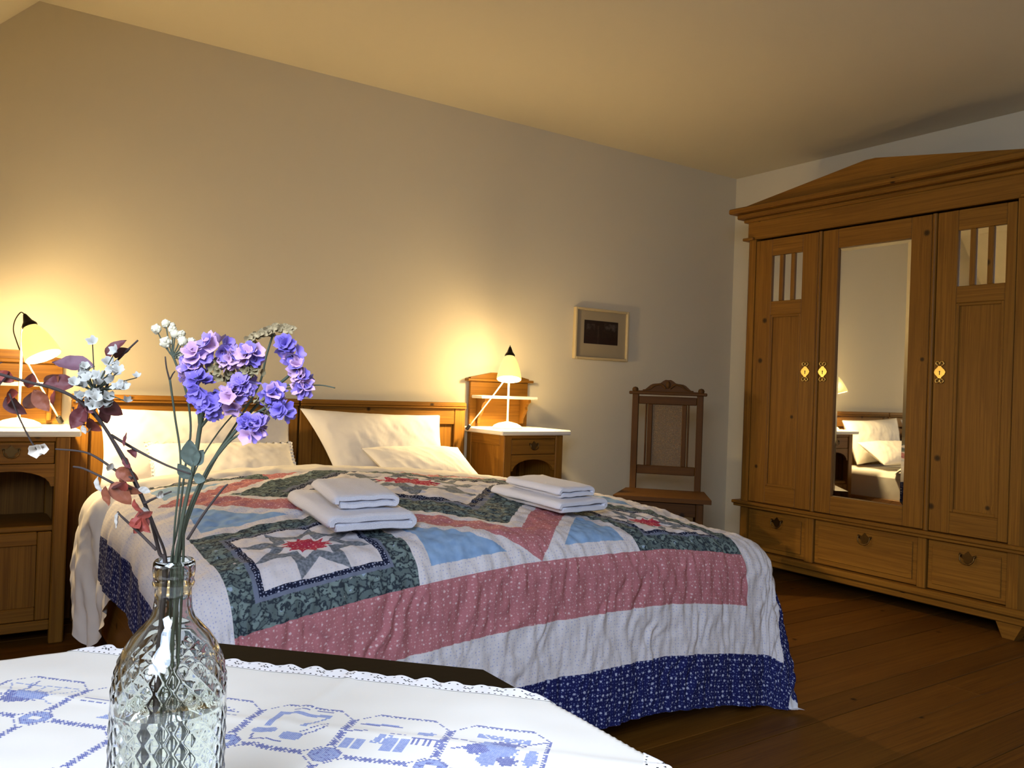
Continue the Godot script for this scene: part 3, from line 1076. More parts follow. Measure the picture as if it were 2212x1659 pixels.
func quilt_color(s: float, t: float) -> Color:
	match region(s, t):
		NAVY:
			if s > 1.90 and t < -0.395:
				return Color(0.82, 0.82, 0.84)
			return navy_print(s, t)
		WHITE, SASH:
			return white_print(s, t)
		PINK:
			return pink_print(s, t)
		BLUE:
			var v := q_noise.get_noise_2d(s * 25.0, t * 25.0)
			return Color(0.50, 0.62, 0.76).lerp(Color(0.56, 0.68, 0.81), clampf(0.5 + v, 0, 1))
		STAR:
			var x := (absf(s - 0.8) - 0.58) / 0.22
			var y := (absf(t - 0.8) - 0.58) / 0.22
			return block_color(x, y, s, t)
		MEDAL:
			var p := Vector2(s - 0.8, t - 0.8).rotated(PI / 4) / (0.605 / sqrt(2.0))
			return block_color(p.x, p.y, s, t)
	return Color.WHITE

func bedding() -> void:
	q_noise = noise(51, 1.0, 3)
	q_cell = FastNoiseLite.new()
	q_cell.seed = 52
	q_cell.noise_type = FastNoiseLite.TYPE_VALUE_CUBIC
	q_cell.frequency = 1.0
	q_cell.fractal_octaves = 2
	var s0 := -0.30
	var s1 := 1.98
	var t0 := -0.468
	var t1 := 1.26
	# the printed patches
	var W := 1700
	var H := int(W * (t1 - t0) / (s1 - s0))
	var bytes := PackedByteArray()
	bytes.resize(W * H * 3)
	var k := 0
	for j in H:
		var t := t0 + (t1 - t0) * (j + 0.5) / H
		for i in W:
			var c := quilt_color(s0 + (s1 - s0) * (i + 0.5) / W, t)
			bytes[k] = int(c.r * 255.0)
			bytes[k + 1] = int(c.g * 255.0)
			bytes[k + 2] = int(c.b * 255.0)
			k += 3
	var qm := mat(Color.WHITE, 0.9)
	qm.metallic_specular = 0.2
	qm.albedo_texture = ImageTexture.create_from_image(Image.create_from_data(W, H, false, Image.FORMAT_RGB8, bytes))
	# the cloth
	var step := 0.0075
	var nu := int((s1 - s0) / step) + 1
	var nv := int((t1 - t0) / step) + 1
	var P := PackedVector3Array()
	var UV := PackedVector2Array()
	var n := noise(61, 1.0, 2)
	for j in nv:
		var t := t0 + (t1 - t0) * j / (nv - 1)
		for i in nu:
			var s := s0 + (s1 - s0) * i / (nu - 1)
			var X := 0.5 + s
			# slightly askew: the foot end hangs lower on the left
			var Z := -1.705 - t + 0.05 * clampf((1.3 - X) / 0.8, -0.55, 1.0)
			# the head end runs back along the left side
			if t > 0.9:
				Z += (t - 0.9) * 0.35 * smoothstep(0.6, 0.3, X)
			var d := drape(X, Z, 0.014)
			var p: Vector3 = d[0]
			var up: Vector3 = d[1]
			var oz := Z - minf(Z, EF)
			var ox := absf(X - clampf(X, EL, ER))
			var hang := clampf(oz / 0.17, 0.0, 1.0)
			var side := clampf(ox / 0.17, 0.0, 1.0) * (1.0 - hang)
			var a := 0.0
			# soft lumps and quilting on top, gathers where it hangs
			a += 0.010 * n.get_noise_2d(X * 3.1, Z * 3.1) * (1.0 - hang)
			a += 0.0060 * n.get_noise_2d(X * 17.0 + 9.0, Z * 17.0) * (1.0 - 0.6 * hang) * (1.0 - 0.85 * side)
			a += hang * 0.0080 * n.get_noise_2d(X * 20.0 + n.get_noise_2d(X * 4.0, Z * 4.0) * 1.5, Z * 3.5 + 40.0)
			a += hang * 0.0060 * n.get_noise_2d(X * 40.0, Z * 6.0 + 10.0)
			a += side * 0.004 * n.get_noise_2d(Z * 9.0, X * 3.5 + 70.0)
			var h: float = d[2]
			a += hang * h * 0.04 * (n.get_noise_2d(X * 3.4, 7.0) + 0.2)
			a += side * h * 0.04 * n.get_noise_2d(Z * 3.0, 17.0)
			P.append(p + up * a)
			UV.append(Vector2((s - s0) / (s1 - s0), (t - t0) / (t1 - t0)))
	var N := sheet_normals(P, nu, nv)
	var reg := PackedInt32Array()
	reg.resize((nu - 1) * (nv - 1))
	for j in nv - 1:
		var t := t0 + (t1 - t0) * (j + 0.5) / (nv - 1)
		for i in nu - 1:
			var s := s0 + (s1 - s0) * (i + 0.5) / (nu - 1)
			var r := region(s, t)
			if r == STAR:
				r = 10 + (1 if s > 0.8 else 0) + (2 if t > 0.8 else 0)
			elif r == BLUE:
				r = 20 + (1 if s > 0.8 else 0) + (2 if t > 0.8 else 0) + (4 if absf(s - 0.8) > absf(t - 0.8) else 0)
			elif r == PINK and t < 0.0:
				r = 30
			reg[j * (nu - 1) + i] = r
	var qn := thing("patchwork_quilt", "patchwork quilt with star blocks, pink and navy bands draped over the bed", "quilt")
	for e in [[NAVY, "navy_border"], [WHITE, "white_border"], [30, "pink_band"], [PINK, "pink_diamond"], [SASH, "sashing"], [MEDAL, "star_medallion"], [10, "star_block"], [11, "star_block"], [12, "star_block"], [13, "star_block"], [20, "blue_patch"], [21, "blue_patch"], [22, "blue_patch"], [23, "blue_patch"], [24, "blue_patch"], [25, "blue_patch"], [26, "blue_patch"], [27, "blue_patch"]]:
		var want: int = e[0]
		var keep := func(i: int, j: int) -> bool: return reg[j * (nu - 1) + i] == want
		var m := sheet(P, UV, nu, nv, qm, keep, N)
		if m != null:
			show_mesh(m, e[1], qn)
	# the white duvet that shows at the head end and hangs down on the left
	var P2 := PackedVector3Array()
	var U2 := PackedVector2Array()
	var nu2 := 200
	var nv2 := 90
	for j in nv2:
		var Z := lerpf(-2.62, -3.22, float(j) / (nv2 - 1))
		var left := 0.53 - 0.173 - lerpf(0.37, 0.14, smoothstep(-3.0, -2.62, Z)) * (0.35 + 0.65 * smoothstep(-3.22, -3.04, Z))
		left += 0.02 * n.get_noise_2d(Z * 6.0, 3.0)
		for i in nu2:
			var X := lerpf(left, 2.27, pow(float(i) / (nu2 - 1), 1.5))
			var d := drape(X, Z, -0.022 + 0.046 * smoothstep(-2.90, -3.02, Z))
			var p: Vector3 = d[0]
			var up: Vector3 = d[1]
			var h: float = d[2]
			var a := 0.006 * n.get_noise_2d(X * 9.0, Z * 9.0 + 30.0)
			var side := clampf((EL - X) / 0.17, 0.0, 1.0)
			a += side * (0.010 + h * 0.06) * n.get_noise_2d(Z * 9.0 + X * 3.0, X * 2.0 + 5.0) + side * h * 0.06
			# the rounded roll at the head end
			var e := clampf((-3.10 - Z) / 0.12, 0.0, 1.0)
			p.y -= 0.075 * e * e
			P2.append(p + up * a)
			U2.append(Vector2(X, Z))
	var dv := show_mesh(sheet(P2, U2, nu2, nv2, M.sheet), "duvet", self)
	tag(dv, "plain white duvet showing beyond the quilt's head end and hanging over the bed rail", "duvet")
	pillow("big white pillow leaning on the headboard beside the lamp with tilted shade", 0.80, 0.345, 0.15, Vector3(0.915, 0.703, -3.655), Vector3(-22, 0, 0), 1, 0.0)
	pillow("white pillow with frilled edge lying before the pillow beside the tilted lamp", 0.60, 0.32, 0.12, Vector3(0.96, 0.642, -3.435), Vector3(-56, -4, 0), 2, 0.05)
	pillow("big white pillow leaning on the headboard nearest the framed picture", 0.74, 0.345, 0.15, Vector3(1.725, 0.703, -3.655), Vector3(-22, 0, -2), 3, 0.0, 0.16)
	pillow("small white pillow lying before the big pillow nearest the framed picture", 0.54, 0.27, 0.11, Vector3(1.865, 0.628, -3.435), Vector3(-58, 5, -1), 4, 0.0, 0.05)

func pillow(label: String, w: float, h: float, d: float, at: Vector3, turn: Vector3, seed_: int, flange: float, tuck := 0.0) -> void:
	var nu := 61
	var nh := 45
	var nv := 2 * nh - 1
	var n := noise(80 + seed_, 1.0, 3)
	var P := PackedVector3Array()
	var U := PackedVector2Array()
	for j in nv:
		var front := j < nh
		var v := lerpf(-1, 1, float(j) / (nh - 1)) if front else lerpf(1, -1, float(j - nh + 1) / (nh - 1))
		for i in nu:
			var u := lerpf(-1, 1, float(i) / (nu - 1))
			var uu := clampf(u / (1.0 - flange), -1, 1)
			var vv := clampf(v / (1.0 - flange * w / h), -1, 1)
			var k := pow(maxf(0.0, (1.0 - pow(absf(uu), 2.6)) * (1.0 - pow(absf(vv), 2.6))), 0.55)
			# the sides draw in between the corners
			var x := w / 2 * u * (1.0 - 0.05 * (1.0 - v * v))
			x += tuck * (1.0 - v) / 2.0 * maxf(0.0, -u)
			var y := h / 2 * v * (1.0 - 0.07 * (1.0 - u * u))
			var z := d / 2 * k
			var wr := 0.008 * n.get_noise_2d(x * 5.0, y * 5.0) + 0.0030 * n.get_noise_2d(x * 20.0 + y * 14.0, y * 6.0 - x * 5.0)
			z += wr * clampf(k * 2.0, 0.0, 1.0)
			if flange > 0.0 and (absf(u) > 1.0 - flange or absf(v) > 1.0 - flange * w / h):
				z = 0.001 + (0.006 * sin(u * 60.0 + v * 45.0) if front else -0.006 * sin(u * 60.0 + v * 45.0))
			P.append(Vector3(x, y, z if front else -z))
			U.append(Vector2(x, y))
	var o := show_mesh(sheet(P, U, nu, nv, M.linen), "pillow", self)
	o.transform = Transform3D(Basis.from_euler(turn * PI / 180.0), at)
	tag(o, label, "pillow", "white pillows at the headboards")

# a terry towel folded in two, seen at its layered end
func towel(label: String, w: float, l: float, t: float, at: Vector3, turn: float, seed_: int) -> void:
	var n := noise(90 + seed_, 1.0, 2)
	var cl := []     # centre line in x and y
	var hw := w / 2
	var g := 0.0012
	for k in 9:
		cl.append(Vector2(lerpf(-hw + t * 0.55, hw - t, k / 8.0), t * 0.5))
	for k in range(1, 8):
		var a := -PI / 2 + PI * k / 8.0
		cl.append(Vector2(hw - t + cos(a) * (t * 0.5 + g / 2), t + g / 2 + sin(a) * (t * 0.5 + g / 2)))
	for k in 9:
		cl.append(Vector2(lerpf(hw - t, -hw + t * 0.6, k / 8.0), t * 1.5 + g))
	for k in range(1, 6):
		var a := PI / 2 + PI * 0.55 * k / 5.0
		cl.append(Vector2(-hw + t * 0.6 + cos(a) * t * 0.62, t * 0.88 + sin(a) * t * 0.62))
	var ring := func(f: float, k: int, zz: float) -> Array:
		var L := []
		var R := []
		for i in cl.size():
			var d: Vector2 = (cl[mini(i + 1, cl.size() - 1)] - cl[maxi(i - 1, 0)]).normalized()
			var nn := Vector2(-d.y, d.x) * t * 0.5 * f
			var c: Vector2 = cl[i] + Vector2(0.0, 0.004 * n.get_noise_2d(i * 0.25, zz * 9.0 + k))
			L.append(c + nn)
			R.append(c - nn)
		R.reverse()
		return L + R
	var st := mb(M.terry, true)
	var zs := [-l / 2, -l / 2 + 0.006, -l / 2 + 0.014, -l / 4, 0.0, l / 4, l / 2 - 0.014, l / 2 - 0.006, l / 2]
	var fs := [0.55, 0.86, 1.0, 1.0, 1.0, 1.0, 1.0, 0.86, 0.55]
	var rings := []
	for k in zs.size():
		rings.append(ring.call(fs[k], 0, zs[k]))
	var m: int = rings[0].size()
	for k in zs.size() - 1:
		for i in m:
			var j := (i + 1) % m
			var a: Vector2 = rings[k][i]
			var b: Vector2 = rings[k][j]
			var c: Vector2 = rings[k + 1][j]
			var d: Vector2 = rings[k + 1][i]
			# left side of the running outline is outside
			var e := b - a
			var out := Vector3(-e.y, e.x, 0)
			tri(st, Vector3(a.x, a.y, zs[k]), Vector3(b.x, b.y, zs[k]), Vector3(c.x, c.y, zs[k + 1]), out)
			tri(st, Vector3(a.x, a.y, zs[k]), Vector3(c.x, c.y, zs[k + 1]), Vector3(d.x, d.y, zs[k + 1]), out)
	st.set_smooth_group(5)
	var half := m / 2
	for k in [0, zs.size() - 1]:
		for i in half - 1:
			var a: Vector2 = rings[k][i]
			var b: Vector2 = rings[k][i + 1]
			var c: Vector2 = rings[k][m - 2 - i]
			var d: Vector2 = rings[k][m - 1 - i]
			var out := Vector3(0, 0, -1 if k == 0 else 1)
			tri(st, Vector3(a.x, a.y, zs[k]), Vector3(b.x, b.y, zs[k]), Vector3(c.x, c.y, zs[k]), out)
			tri(st, Vector3(a.x, a.y, zs[k]), Vector3(c.x, c.y, zs[k]), Vector3(d.x, d.y, zs[k]), out)
	var o := build(st, "folded_towel", self)
	at.y += bed_top(at.x, at.z) + 0.0175
	o.transform = Transform3D(Basis(Vector3.UP, turn) * Basis(Vector3.RIGHT, 0.05), at)
	tag(o, label, "towel", "folded towels on the quilt")

func towels() -> void:
	towel("large folded white towel on the quilt, lower of the pair nearer the bottle", 0.225, 0.37, 0.021, Vector3(0.905, 0.002, -2.06), deg_to_rad(-4), 1)
	towel("small folded white towel, upper of the pair nearer the bottle", 0.165, 0.26, 0.0175, Vector3(0.915, 0.0475, -2.06), deg_to_rad(-8), 2)
	towel("large folded white towel on the quilt, lower of the pair towards the chair", 0.205, 0.33, 0.0175, Vector3(1.615, 0.002, -2.13), deg_to_rad(6), 3)
	towel("small folded white towel, upper of the pair towards the chair", 0.155, 0.25, 0.015, Vector3(1.62, 0.0405, -2.13), deg_to_rad(7), 4)

# ------------------------------------------------------------------ chair and picture
func chair() -> void:
	var c := thing("chair", "dark carved wooden chair with cane back in the corner by the wardrobe", "chair", Vector3(3.30, 0, -3.30), deg_to_rad(-47))
	var P: StandardMaterial3D = M.oak
	# local z points to the front; the back stands at z = -0.06
	var zb := -0.075
	for sx in [-1, 1]:
		box_part("leg", c, P, Vector3(sx * 0.178, 0.50, zb), Vector3(0.036, 1.0, 0.034), 0.003, 1)
		box_part("leg", c, P, Vector3(sx * 0.192, 0.222, zb + 0.36), Vector3(0.038, 0.442, 0.038), 0.003, 1)
		box_part("seat_rail", c, P, Vector3(sx * 0.186, 0.405, zb + 0.18), Vector3(0.022, 0.07, 0.32), 0.003, 2)
		box_part("stretcher", c, P, Vector3(sx * 0.186, 0.16, zb + 0.18), Vector3(0.018, 0.026, 0.32), 0.003, 2)
	box_part("seat_rail", c, P, Vector3(0, 0.405, zb + 0.36), Vector3(0.346, 0.07, 0.022), 0.003, 0)
	box_part("seat_rail", c, P, Vector3(0, 0.405, zb), Vector3(0.32, 0.07, 0.022), 0.003, 0)
	prism_part("seat", c, P, PackedVector2Array([Vector2(-0.215, zb + 0.02), Vector2(0.215, zb + 0.02), Vector2(0.250, zb + 0.40), Vector2(-0.250, zb + 0.40)]), 0.444, 0.466, 0, Transform3D(Basis(Vector3.RIGHT, Vector3.BACK, Vector3.UP), Vector3.ZERO))
	var bt := group_part("backrest", c)
	box_part("lower_rail", bt, P, Vector3(0, 0.572, zb), Vector3(0.32, 0.048, 0.026), 0.003, 0)
	box_part("upper_rail", bt, P, Vector3(0, 0.962, zb), Vector3(0.32, 0.044, 0.028), 0.003, 0)
	box_part("top_moulding", bt, P, Vector3(0, 1.002, zb), Vector3(0.430, 0.018, 0.050), 0.005, 0)
	for sx in [-1, 1]:
		box_part("inner_stile", bt, P, Vector3(sx * 0.095, 0.768, zb + 0.002), Vector3(0.026, 0.345, 0.022), 0.003, 1)
		box_part("bead", bt, P, Vector3(sx * 0.117, 0.768, zb + 0.002), Vector3(0.010, 0.345, 0.014), 0.003, 1)
		lathe_part("finial", bt, P, [Vector2(0, 1.011), Vector2(0.016, 1.011), Vector2(0.018, 1.022), Vector2(0.013, 1.032), Vector2(0, 1.036)], 12, Transform3D(Basis(), Vector3(sx * 0.182, 0, zb)))
	# carved crest
	var cp := PackedVector2Array()
	for k in 25:
		var x := lerpf(-0.168, 0.168, k / 24.0)
		var u := absf(x) / 0.168
		var y := 1.012 + 0.050 * smoothstep(1.0, 0.30, u) + 0.016 * maxf(0.0, 1.0 - pow(u / 0.22, 2.0)) + 0.004 * sin(u * 14.0)
		cp.append(Vector2(x, y))
	cp.append_array([Vector2(0.168, 1.010), Vector2(-0.168, 1.010)])
	prism_part("crest", bt, P, cp, zb - 0.012, zb + 0.012, 0)
	var cv := mb(P, true)
	for sx in [-1, 1]:
		var pts := [Vector3(sx * 0.012, 1.03, zb + 0.013), Vector3(sx * 0.04, 1.052, zb + 0.013), Vector3(sx * 0.075, 1.045, zb + 0.013), Vector3(sx * 0.10, 1.025, zb + 0.013), Vector3(sx * 0.14, 1.018, zb + 0.013)]
		tube(cv, curve(pts, 5), 0.006, 0.003, 6)
	ball(cv, Vector3(0, 1.05, zb + 0.012), Vector3(0.012, 0.022, 0.008), 10)
	build(cv, "carving", bt)
	# woven cane
	var cn := mb(M.cane)
	for k in 22:
		box(cn, Vector3(-0.080 + k * 0.160 / 21.0, 0.768, zb + 0.0008), Vector3(0.0034, 0.345, 0.0012), 0.0)
	for k in 44:
		box(cn, Vector3(0, 0.600 + k * 0.338 / 43.0, zb - 0.0008), Vector3(0.166, 0.0034, 0.0012), 0.0)
	var cm := build(cn, "cane_weave", bt)
	cm.set_meta("kind", "stuff")

func picture() -> void:
	var p := thing("framed_picture", "small dark landscape print in a pale wooden frame with wide mat", "picture", Vector3(3.256, 1.342, WALL_Z + 0.002))
	var w := 0.420
	var h := 0.305
	var t := 0.014
	for sx in [-1, 1]:
		box_part("frame_side", p, M.oak_light, Vector3(sx * (w / 2 - t / 2), 0, 0.013), Vector3(t, h, 0.026), 0.002, 1)
		box_part("frame_rail", p, M.oak_light, Vector3(0, sx * (h / 2 - t / 2), 0.013), Vector3(w - 2 * t, t, 0.026), 0.002, 0)
	box_part("mat_board", p, mat(Color(0.62, 0.56, 0.44), 0.85), Vector3(0, 0, 0.008), Vector3(w - 2 * t, h - 2 * t, 0.004), 0.0)
	# print: dark trees along a pond, a paler sky between them
	var W := 128
	var H := 72
	var im := Image.create(W, H, false, Image.FORMAT_RGB8)
	var n := noise(101, 0.06, 4)
	for y in H:
		for x in W:
			var v := n.get_noise_2d(x, y)
			var c := Color(0.10, 0.065, 0.045).lerp(Color(0.16, 0.10, 0.06), 0.5 + v)
			var tree := 26.0 + 12.0 * n.get_noise_2d(x * 1.5, 200.0)
			if y < tree and y > 6:
				var sk := clampf((absf(x - 100.0) < 26.0 if true else false) as float, 0, 1) * 0.75
				sk = maxf(sk, 0.6 if absf(x - 24.0) < 16.0 and y > 10 else 0.0)
				c = c.lerp(Color(0.30, 0.28, 0.27), clampf(sk * (0.7 + v), 0, 1))
			if absf(x - 52.0) < 3.0 + 2.0 * v and y > 14:
				c = c.lerp(Color(0.27, 0.22, 0.18), 0.6)
			if y > 50:
				c = c.lerp(Color(0.12, 0.03, 0.03), 0.3 + 0.3 * v)
			im.set_pixel(x, y, c)
	var pm := mat(Color.WHITE, 0.5)
	pm.albedo_texture = ImageTexture.create_from_image(im)
	var st := mb(pm)
	var a := Vector3(-0.133, -0.058, 0.0106)
	var b := Vector3(0.133, 0.082, 0.0106)
	tri(st, a, Vector3(b.x, a.y, a.z), b, Vector3.BACK, Vector2(0, 1), Vector2(1, 1), Vector2(1, 0))
	tri(st, a, b, Vector3(a.x, b.y, a.z), Vector3.BACK, Vector2(0, 1), Vector2(1, 0), Vector2(0, 0))
	build(st, "print", p)

# ------------------------------------------------------------------ table in front
const TC := Vector3(0.057, 0.70, -0.565)
const TA := 0.43

func octagon(a: float) -> PackedVector2Array:
	var out := PackedVector2Array()
	for k in 8:
		var t := TAU * (k + 0.5) / 8.0
		out.append(Vector2(cos(t), sin(t)) * a / cos(PI / 8))
	return out

func table() -> void:
	var t := thing("side_table", "octagonal table of near-black wood under the embroidered cloth", "table", Vector3(TC.x, 0, TC.z))
	var flat := Basis(Vector3.RIGHT, Vector3.BACK, Vector3.UP)
	var st := mb(M.dark)
	prism(st, octagon(TA - 0.004), 0.672, 0.7, 0, Transform3D(flat, Vector3.ZERO))
	prism(st, octagon(TA), 0.676, 0.696, 0, Transform3D(flat, Vector3.ZERO))
	build(st, "table_top", t)
	prism_part("apron", t, M.dark, octagon(0.34), 0.60, 0.672, 0, Transform3D(flat, Vector3.ZERO))
	for k in 4:
		var a := TAU * (k + 0.5) / 4.0
		box_part("leg", t, M.dark, Vector3(cos(a) * 0.30, 0.3355, sin(a) * 0.30), Vector3(0.05, 0.669, 0.05), 0.005, 1)
	prism_part("lower_shelf", t, M.dark, octagon(0.26), 0.20, 0.22, 0, Transform3D(flat, Vector3.ZERO))

var cells := PackedByteArray()
const CN := 352

func put(i: int, j: int, v: int) -> void:
	if i >= 0 and j >= 0 and i < CN and j < CN:
		cells[j * CN + i] = v

# drawing on one tile: (a, b) in stitches from its lower left corner, turned to its side of the cloth
var tile_o := Vector2i.ZERO
var tile_q := 0
func stitch(a: float, b: float, v: int) -> void:
	var p := Vector2i(roundi(a), roundi(b))
	match tile_q:
		1: p = Vector2i(p.y, 43 - p.x)
		2: p = Vector2i(43 - p.x, 43 - p.y)
		3: p = Vector2i(43 - p.y, p.x)
	put(tile_o.x + p.x, tile_o.y + p.y, v)

func stitch_line(a: Vector2, b: Vector2, v: int, gap := 0) -> void:
	var n := int(maxf(absf(b.x - a.x), absf(b.y - a.y)))
	for k in n + 1:
		if gap > 0 and k % gap == gap - 1:
			continue
		var p := a.lerp(b, float(k) / maxf(n, 1))
		stitch(p.x, p.y, v)

func stitch_disc(c: Vector2, rx: float, ry: float, v: int, ragged := 0.0) -> void:
	for a in range(-int(rx) - 1, int(rx) + 2):
		for b in range(-int(ry) - 1, int(ry) + 2):
			var d := Vector2(a / rx, b / ry).length() + ragged * (rng.randf() - 0.5)
			if d < 1.0:
				stitch(c.x + a, c.y + b, v)

func motif(kind: int) -> void:
	match kind % 6:
		0:   # spray of leaves round a full bush
			stitch_disc(Vector2(21, 20), 11, 6, 1, 0.5)
			stitch_disc(Vector2(23, 21), 8, 4, 2, 0.6)
			stitch_disc(Vector2(19, 15), 5, 3, 1, 0.4)
			for k in 5:
				stitch_line(Vector2(12 + k * 5, 22), Vector2(4 + k * 9, 32 + (k % 2) * 3), 2, 4)
			stitch_line(Vector2(8, 18), Vector2(2, 12), 2)
			stitch_line(Vector2(32, 18), Vector2(40, 14), 2, 3)
			stitch_line(Vector2(14, 38), Vector2(16, 28), 1)
			stitch_line(Vector2(6, 33), Vector2(38, 34), 2, 5)
		1:   # flag and writing
			for k in 9:
				stitch_line(Vector2(24 + k * 0.8, 8 + k), Vector2(32 + k * 0.8, 8 + k), 2)
			stitch_line(Vector2(6, 24), Vector2(26, 24), 1)
			stitch_line(Vector2(6, 21), Vector2(18, 21), 1, 4)
			stitch_disc(Vector2(34, 30), 6, 4, 2, 0.5)
			stitch_line(Vector2(28, 26), Vector2(40, 27), 1, 3)
		2:   # a jug with a small script line above
			stitch_disc(Vector2(16, 14), 7, 5, 2, 0.3)
			stitch_line(Vector2(10, 20), Vector2(14, 30), 1)
			stitch_line(Vector2(14, 30), Vector2(34, 30), 1, 4)
			stitch_line(Vector2(16, 26), Vector2(36, 26), 1, 3)
			for k in 6:
				stitch_line(Vector2(14 + 3 * k, 30), Vector2(16 + 3 * k, 33 - k % 2), 1)
		3:   # a cart drawn by its shafts
			for w in 3:
				stitch_line(Vector2(9 + w, 19), Vector2(9 + w, 34), 2)
				stitch_line(Vector2(9, 34 - w), Vector2(32, 36 - w), 2)
				stitch_line(Vector2(32, 35 - w), Vector2(26 - w, 22), 2)
			stitch_disc(Vector2(11, 14), 6, 3, 2)
			stitch_disc(Vector2(24, 12), 5, 4, 2)
			stitch_line(Vector2(28, 14), Vector2(35, 24), 1)
			stitch_line(Vector2(26, 17), Vector2(34, 27), 1, 4)
			stitch_line(Vector2(8, 10), Vector2(9, 5), 1)
			stitch_line(Vector2(9, 5), Vector2(22, 6), 1)
			stitch_line(Vector2(14, 38), Vector2(20, 39), 1)
			stitch_line(Vector2(24, 40), Vector2(31, 40), 1)
		4:   # farmhouse, barn and fence
			for k in 9:
				stitch_line(Vector2(3, 8 + k), Vector2(11, 8 + k), 2, 5)
			for k in 8:
				stitch_line(Vector2(14 + k * 0.3, 15 + k), Vector2(19 + k * 0.3, 15 + k), 2, 4)
			for k in 12:
				stitch_line(Vector2(20, 9 + k), Vector2(29, 9 + k), 2, 6)
			for k in 5:
				stitch_line(Vector2(31 + k * 2.4, 17), Vector2(31 + k * 2.4, 22), 1)
			stitch_line(Vector2(30, 22), Vector2(43, 22), 1)
			stitch_line(Vector2(4, 31), Vector2(22, 32), 1)
			stitch_line(Vector2(6, 32), Vector2(20, 33), 2)
			stitch_disc(Vector2(34, 28), 4, 2, 2, 0.4)
			stitch_line(Vector2(2, 22), Vector2(9, 24), 1)
			stitch_line(Vector2(20, 24), Vector2(26, 24), 1, 3)
		5:   # rooster among leaves
			stitch_disc(Vector2(22, 22), 9, 7, 2, 0.3)
			stitch_disc(Vector2(14, 20), 5, 4, 1, 0.4)
			stitch_disc(Vector2(26, 28), 6, 2, 1, 0.6)
			stitch_disc(Vector2(20, 12), 4, 5, 2, 0.4)
			stitch_disc(Vector2(28, 13), 4, 4, 1, 0.5)
			stitch_disc(Vector2(37, 17), 3, 6, 2, 0.4)
			stitch_line(Vector2(2, 27), Vector2(14, 26), 1, 4)
			stitch_line(Vector2(4, 18), Vector2(12, 21), 1)
			stitch_line(Vector2(30, 28), Vector2(41, 33), 1)
			for k in 4:
				stitch_line(Vector2(12, 35 - k), Vector2(34, 34 - k), 2, 3 + k)

func embroidery() -> Image:
	cells.resize(CN * CN)
	cells.fill(0)
	var D := 44
	var ox := (CN - 6 * D) / 2 + 5
	var oy := (CN - 6 * D) / 2 + 6
	var ch := 9
	for ty in 6:
		for tx in 6:
			tile_o = Vector2i(ox + tx * D, oy + ty * D)
			tile_q = 0
			# eight-sided outline in running cross stitch
			var c := [Vector2(ch, 0), Vector2(43 - ch, 0), Vector2(43, ch), Vector2(43, 43 - ch), Vector2(43 - ch, 43), Vector2(ch, 43), Vector2(0, 43 - ch), Vector2(0, ch)]
			for k in 8:
				stitch_line(c[k], c[(k + 1) % 8], 1, 4 if k % 2 == 1 else 7)
				if k % 2 == 0:
					var inw: Vector2 = (Vector2(21.5, 21.5) - (c[k] + c[(k + 1) % 8]) / 2).normalized()
					stitch_line(c[k] + inw, c[(k + 1) % 8] + inw, 1, 2)
			var edge := tx == 0 or ty == 0 or tx == 5 or ty == 5
			if edge:
				if ty == 5: tile_q = 0
				elif tx == 5: tile_q = 1
				elif ty == 0: tile_q = 2
				else: tile_q = 3
				motif([0, 1, 2, 3, 4, 5][tx] if ty == 5 else (ty * 2 + tx))
	# filled knots where four tiles meet
	for ty in range(1, 6):
		for tx in range(1, 6):
			for a in range(-6, 7):
				for b in range(-6, 7):
					var m := absi(a) + absi(b)
					if m < 9 and not (absi(a) < 3 and absi(b) < 2 and (tx + ty) % 2 == 0):
						put(ox + tx * D + a, oy + ty * D + b, (1 if rng.randf() < 0.25 else 2) if m < 7 else (1 if (a + b) % 2 == 0 else 2))
	var px := 5
	var im := Image.create(CN * px, CN * px, false, Image.FORMAT_RGB8)
	im.fill(Color(0.85, 0.825, 0.775))
	for j in CN:
		for i in CN:
			var v := cells[j * CN + i]
			if v == 0:
				continue
			var c := Color(0.30, 0.33, 0.56) if v == 1 else Color(0.45, 0.51, 0.70)
			c = c.lerp(Color(0.8, 0.8, 0.8), 0.25 * rng.randf())
			for a in px:
				for b in px:
					# a cross: the four gaps between its arms stay white
					if (a == 2 and (b == 0 or b == 4)) or (b == 2 and (a == 0 or a == 4)):
						continue
					im.set_pixel(i * px + a, (CN - 1 - j) * px + b, c)
	im.generate_mipmaps()
	return im

func on_table(u: float, v: float, lift: float) -> Vector3:
	# u and v run along the diagonals of the room; the cloth bends over the table's edge
	var x := (u + v) / sqrt(2.0)
	var z := (u - v) / sqrt(2.0)
	var y := 0.7012 + lift
	var R := 0.005
	for ax in 2:
		var q := x if ax == 0 else z
		var over := absf(q) - TA
		if over > 0.0:
			var arc := R * PI / 2
			var out := R * sin(minf(over, arc) / R) + maxf(0.0, over - arc) * 0.06
			y -= R * (1.0 - cos(minf(over, arc) / R)) + maxf(0.0, over - arc) * 0.99
			if ax == 0:
				x = signf(q) * (TA + out)
			else:
				z = signf(q) * (TA + out)
	return Vector3(TC.x + x, y, TC.z + z)

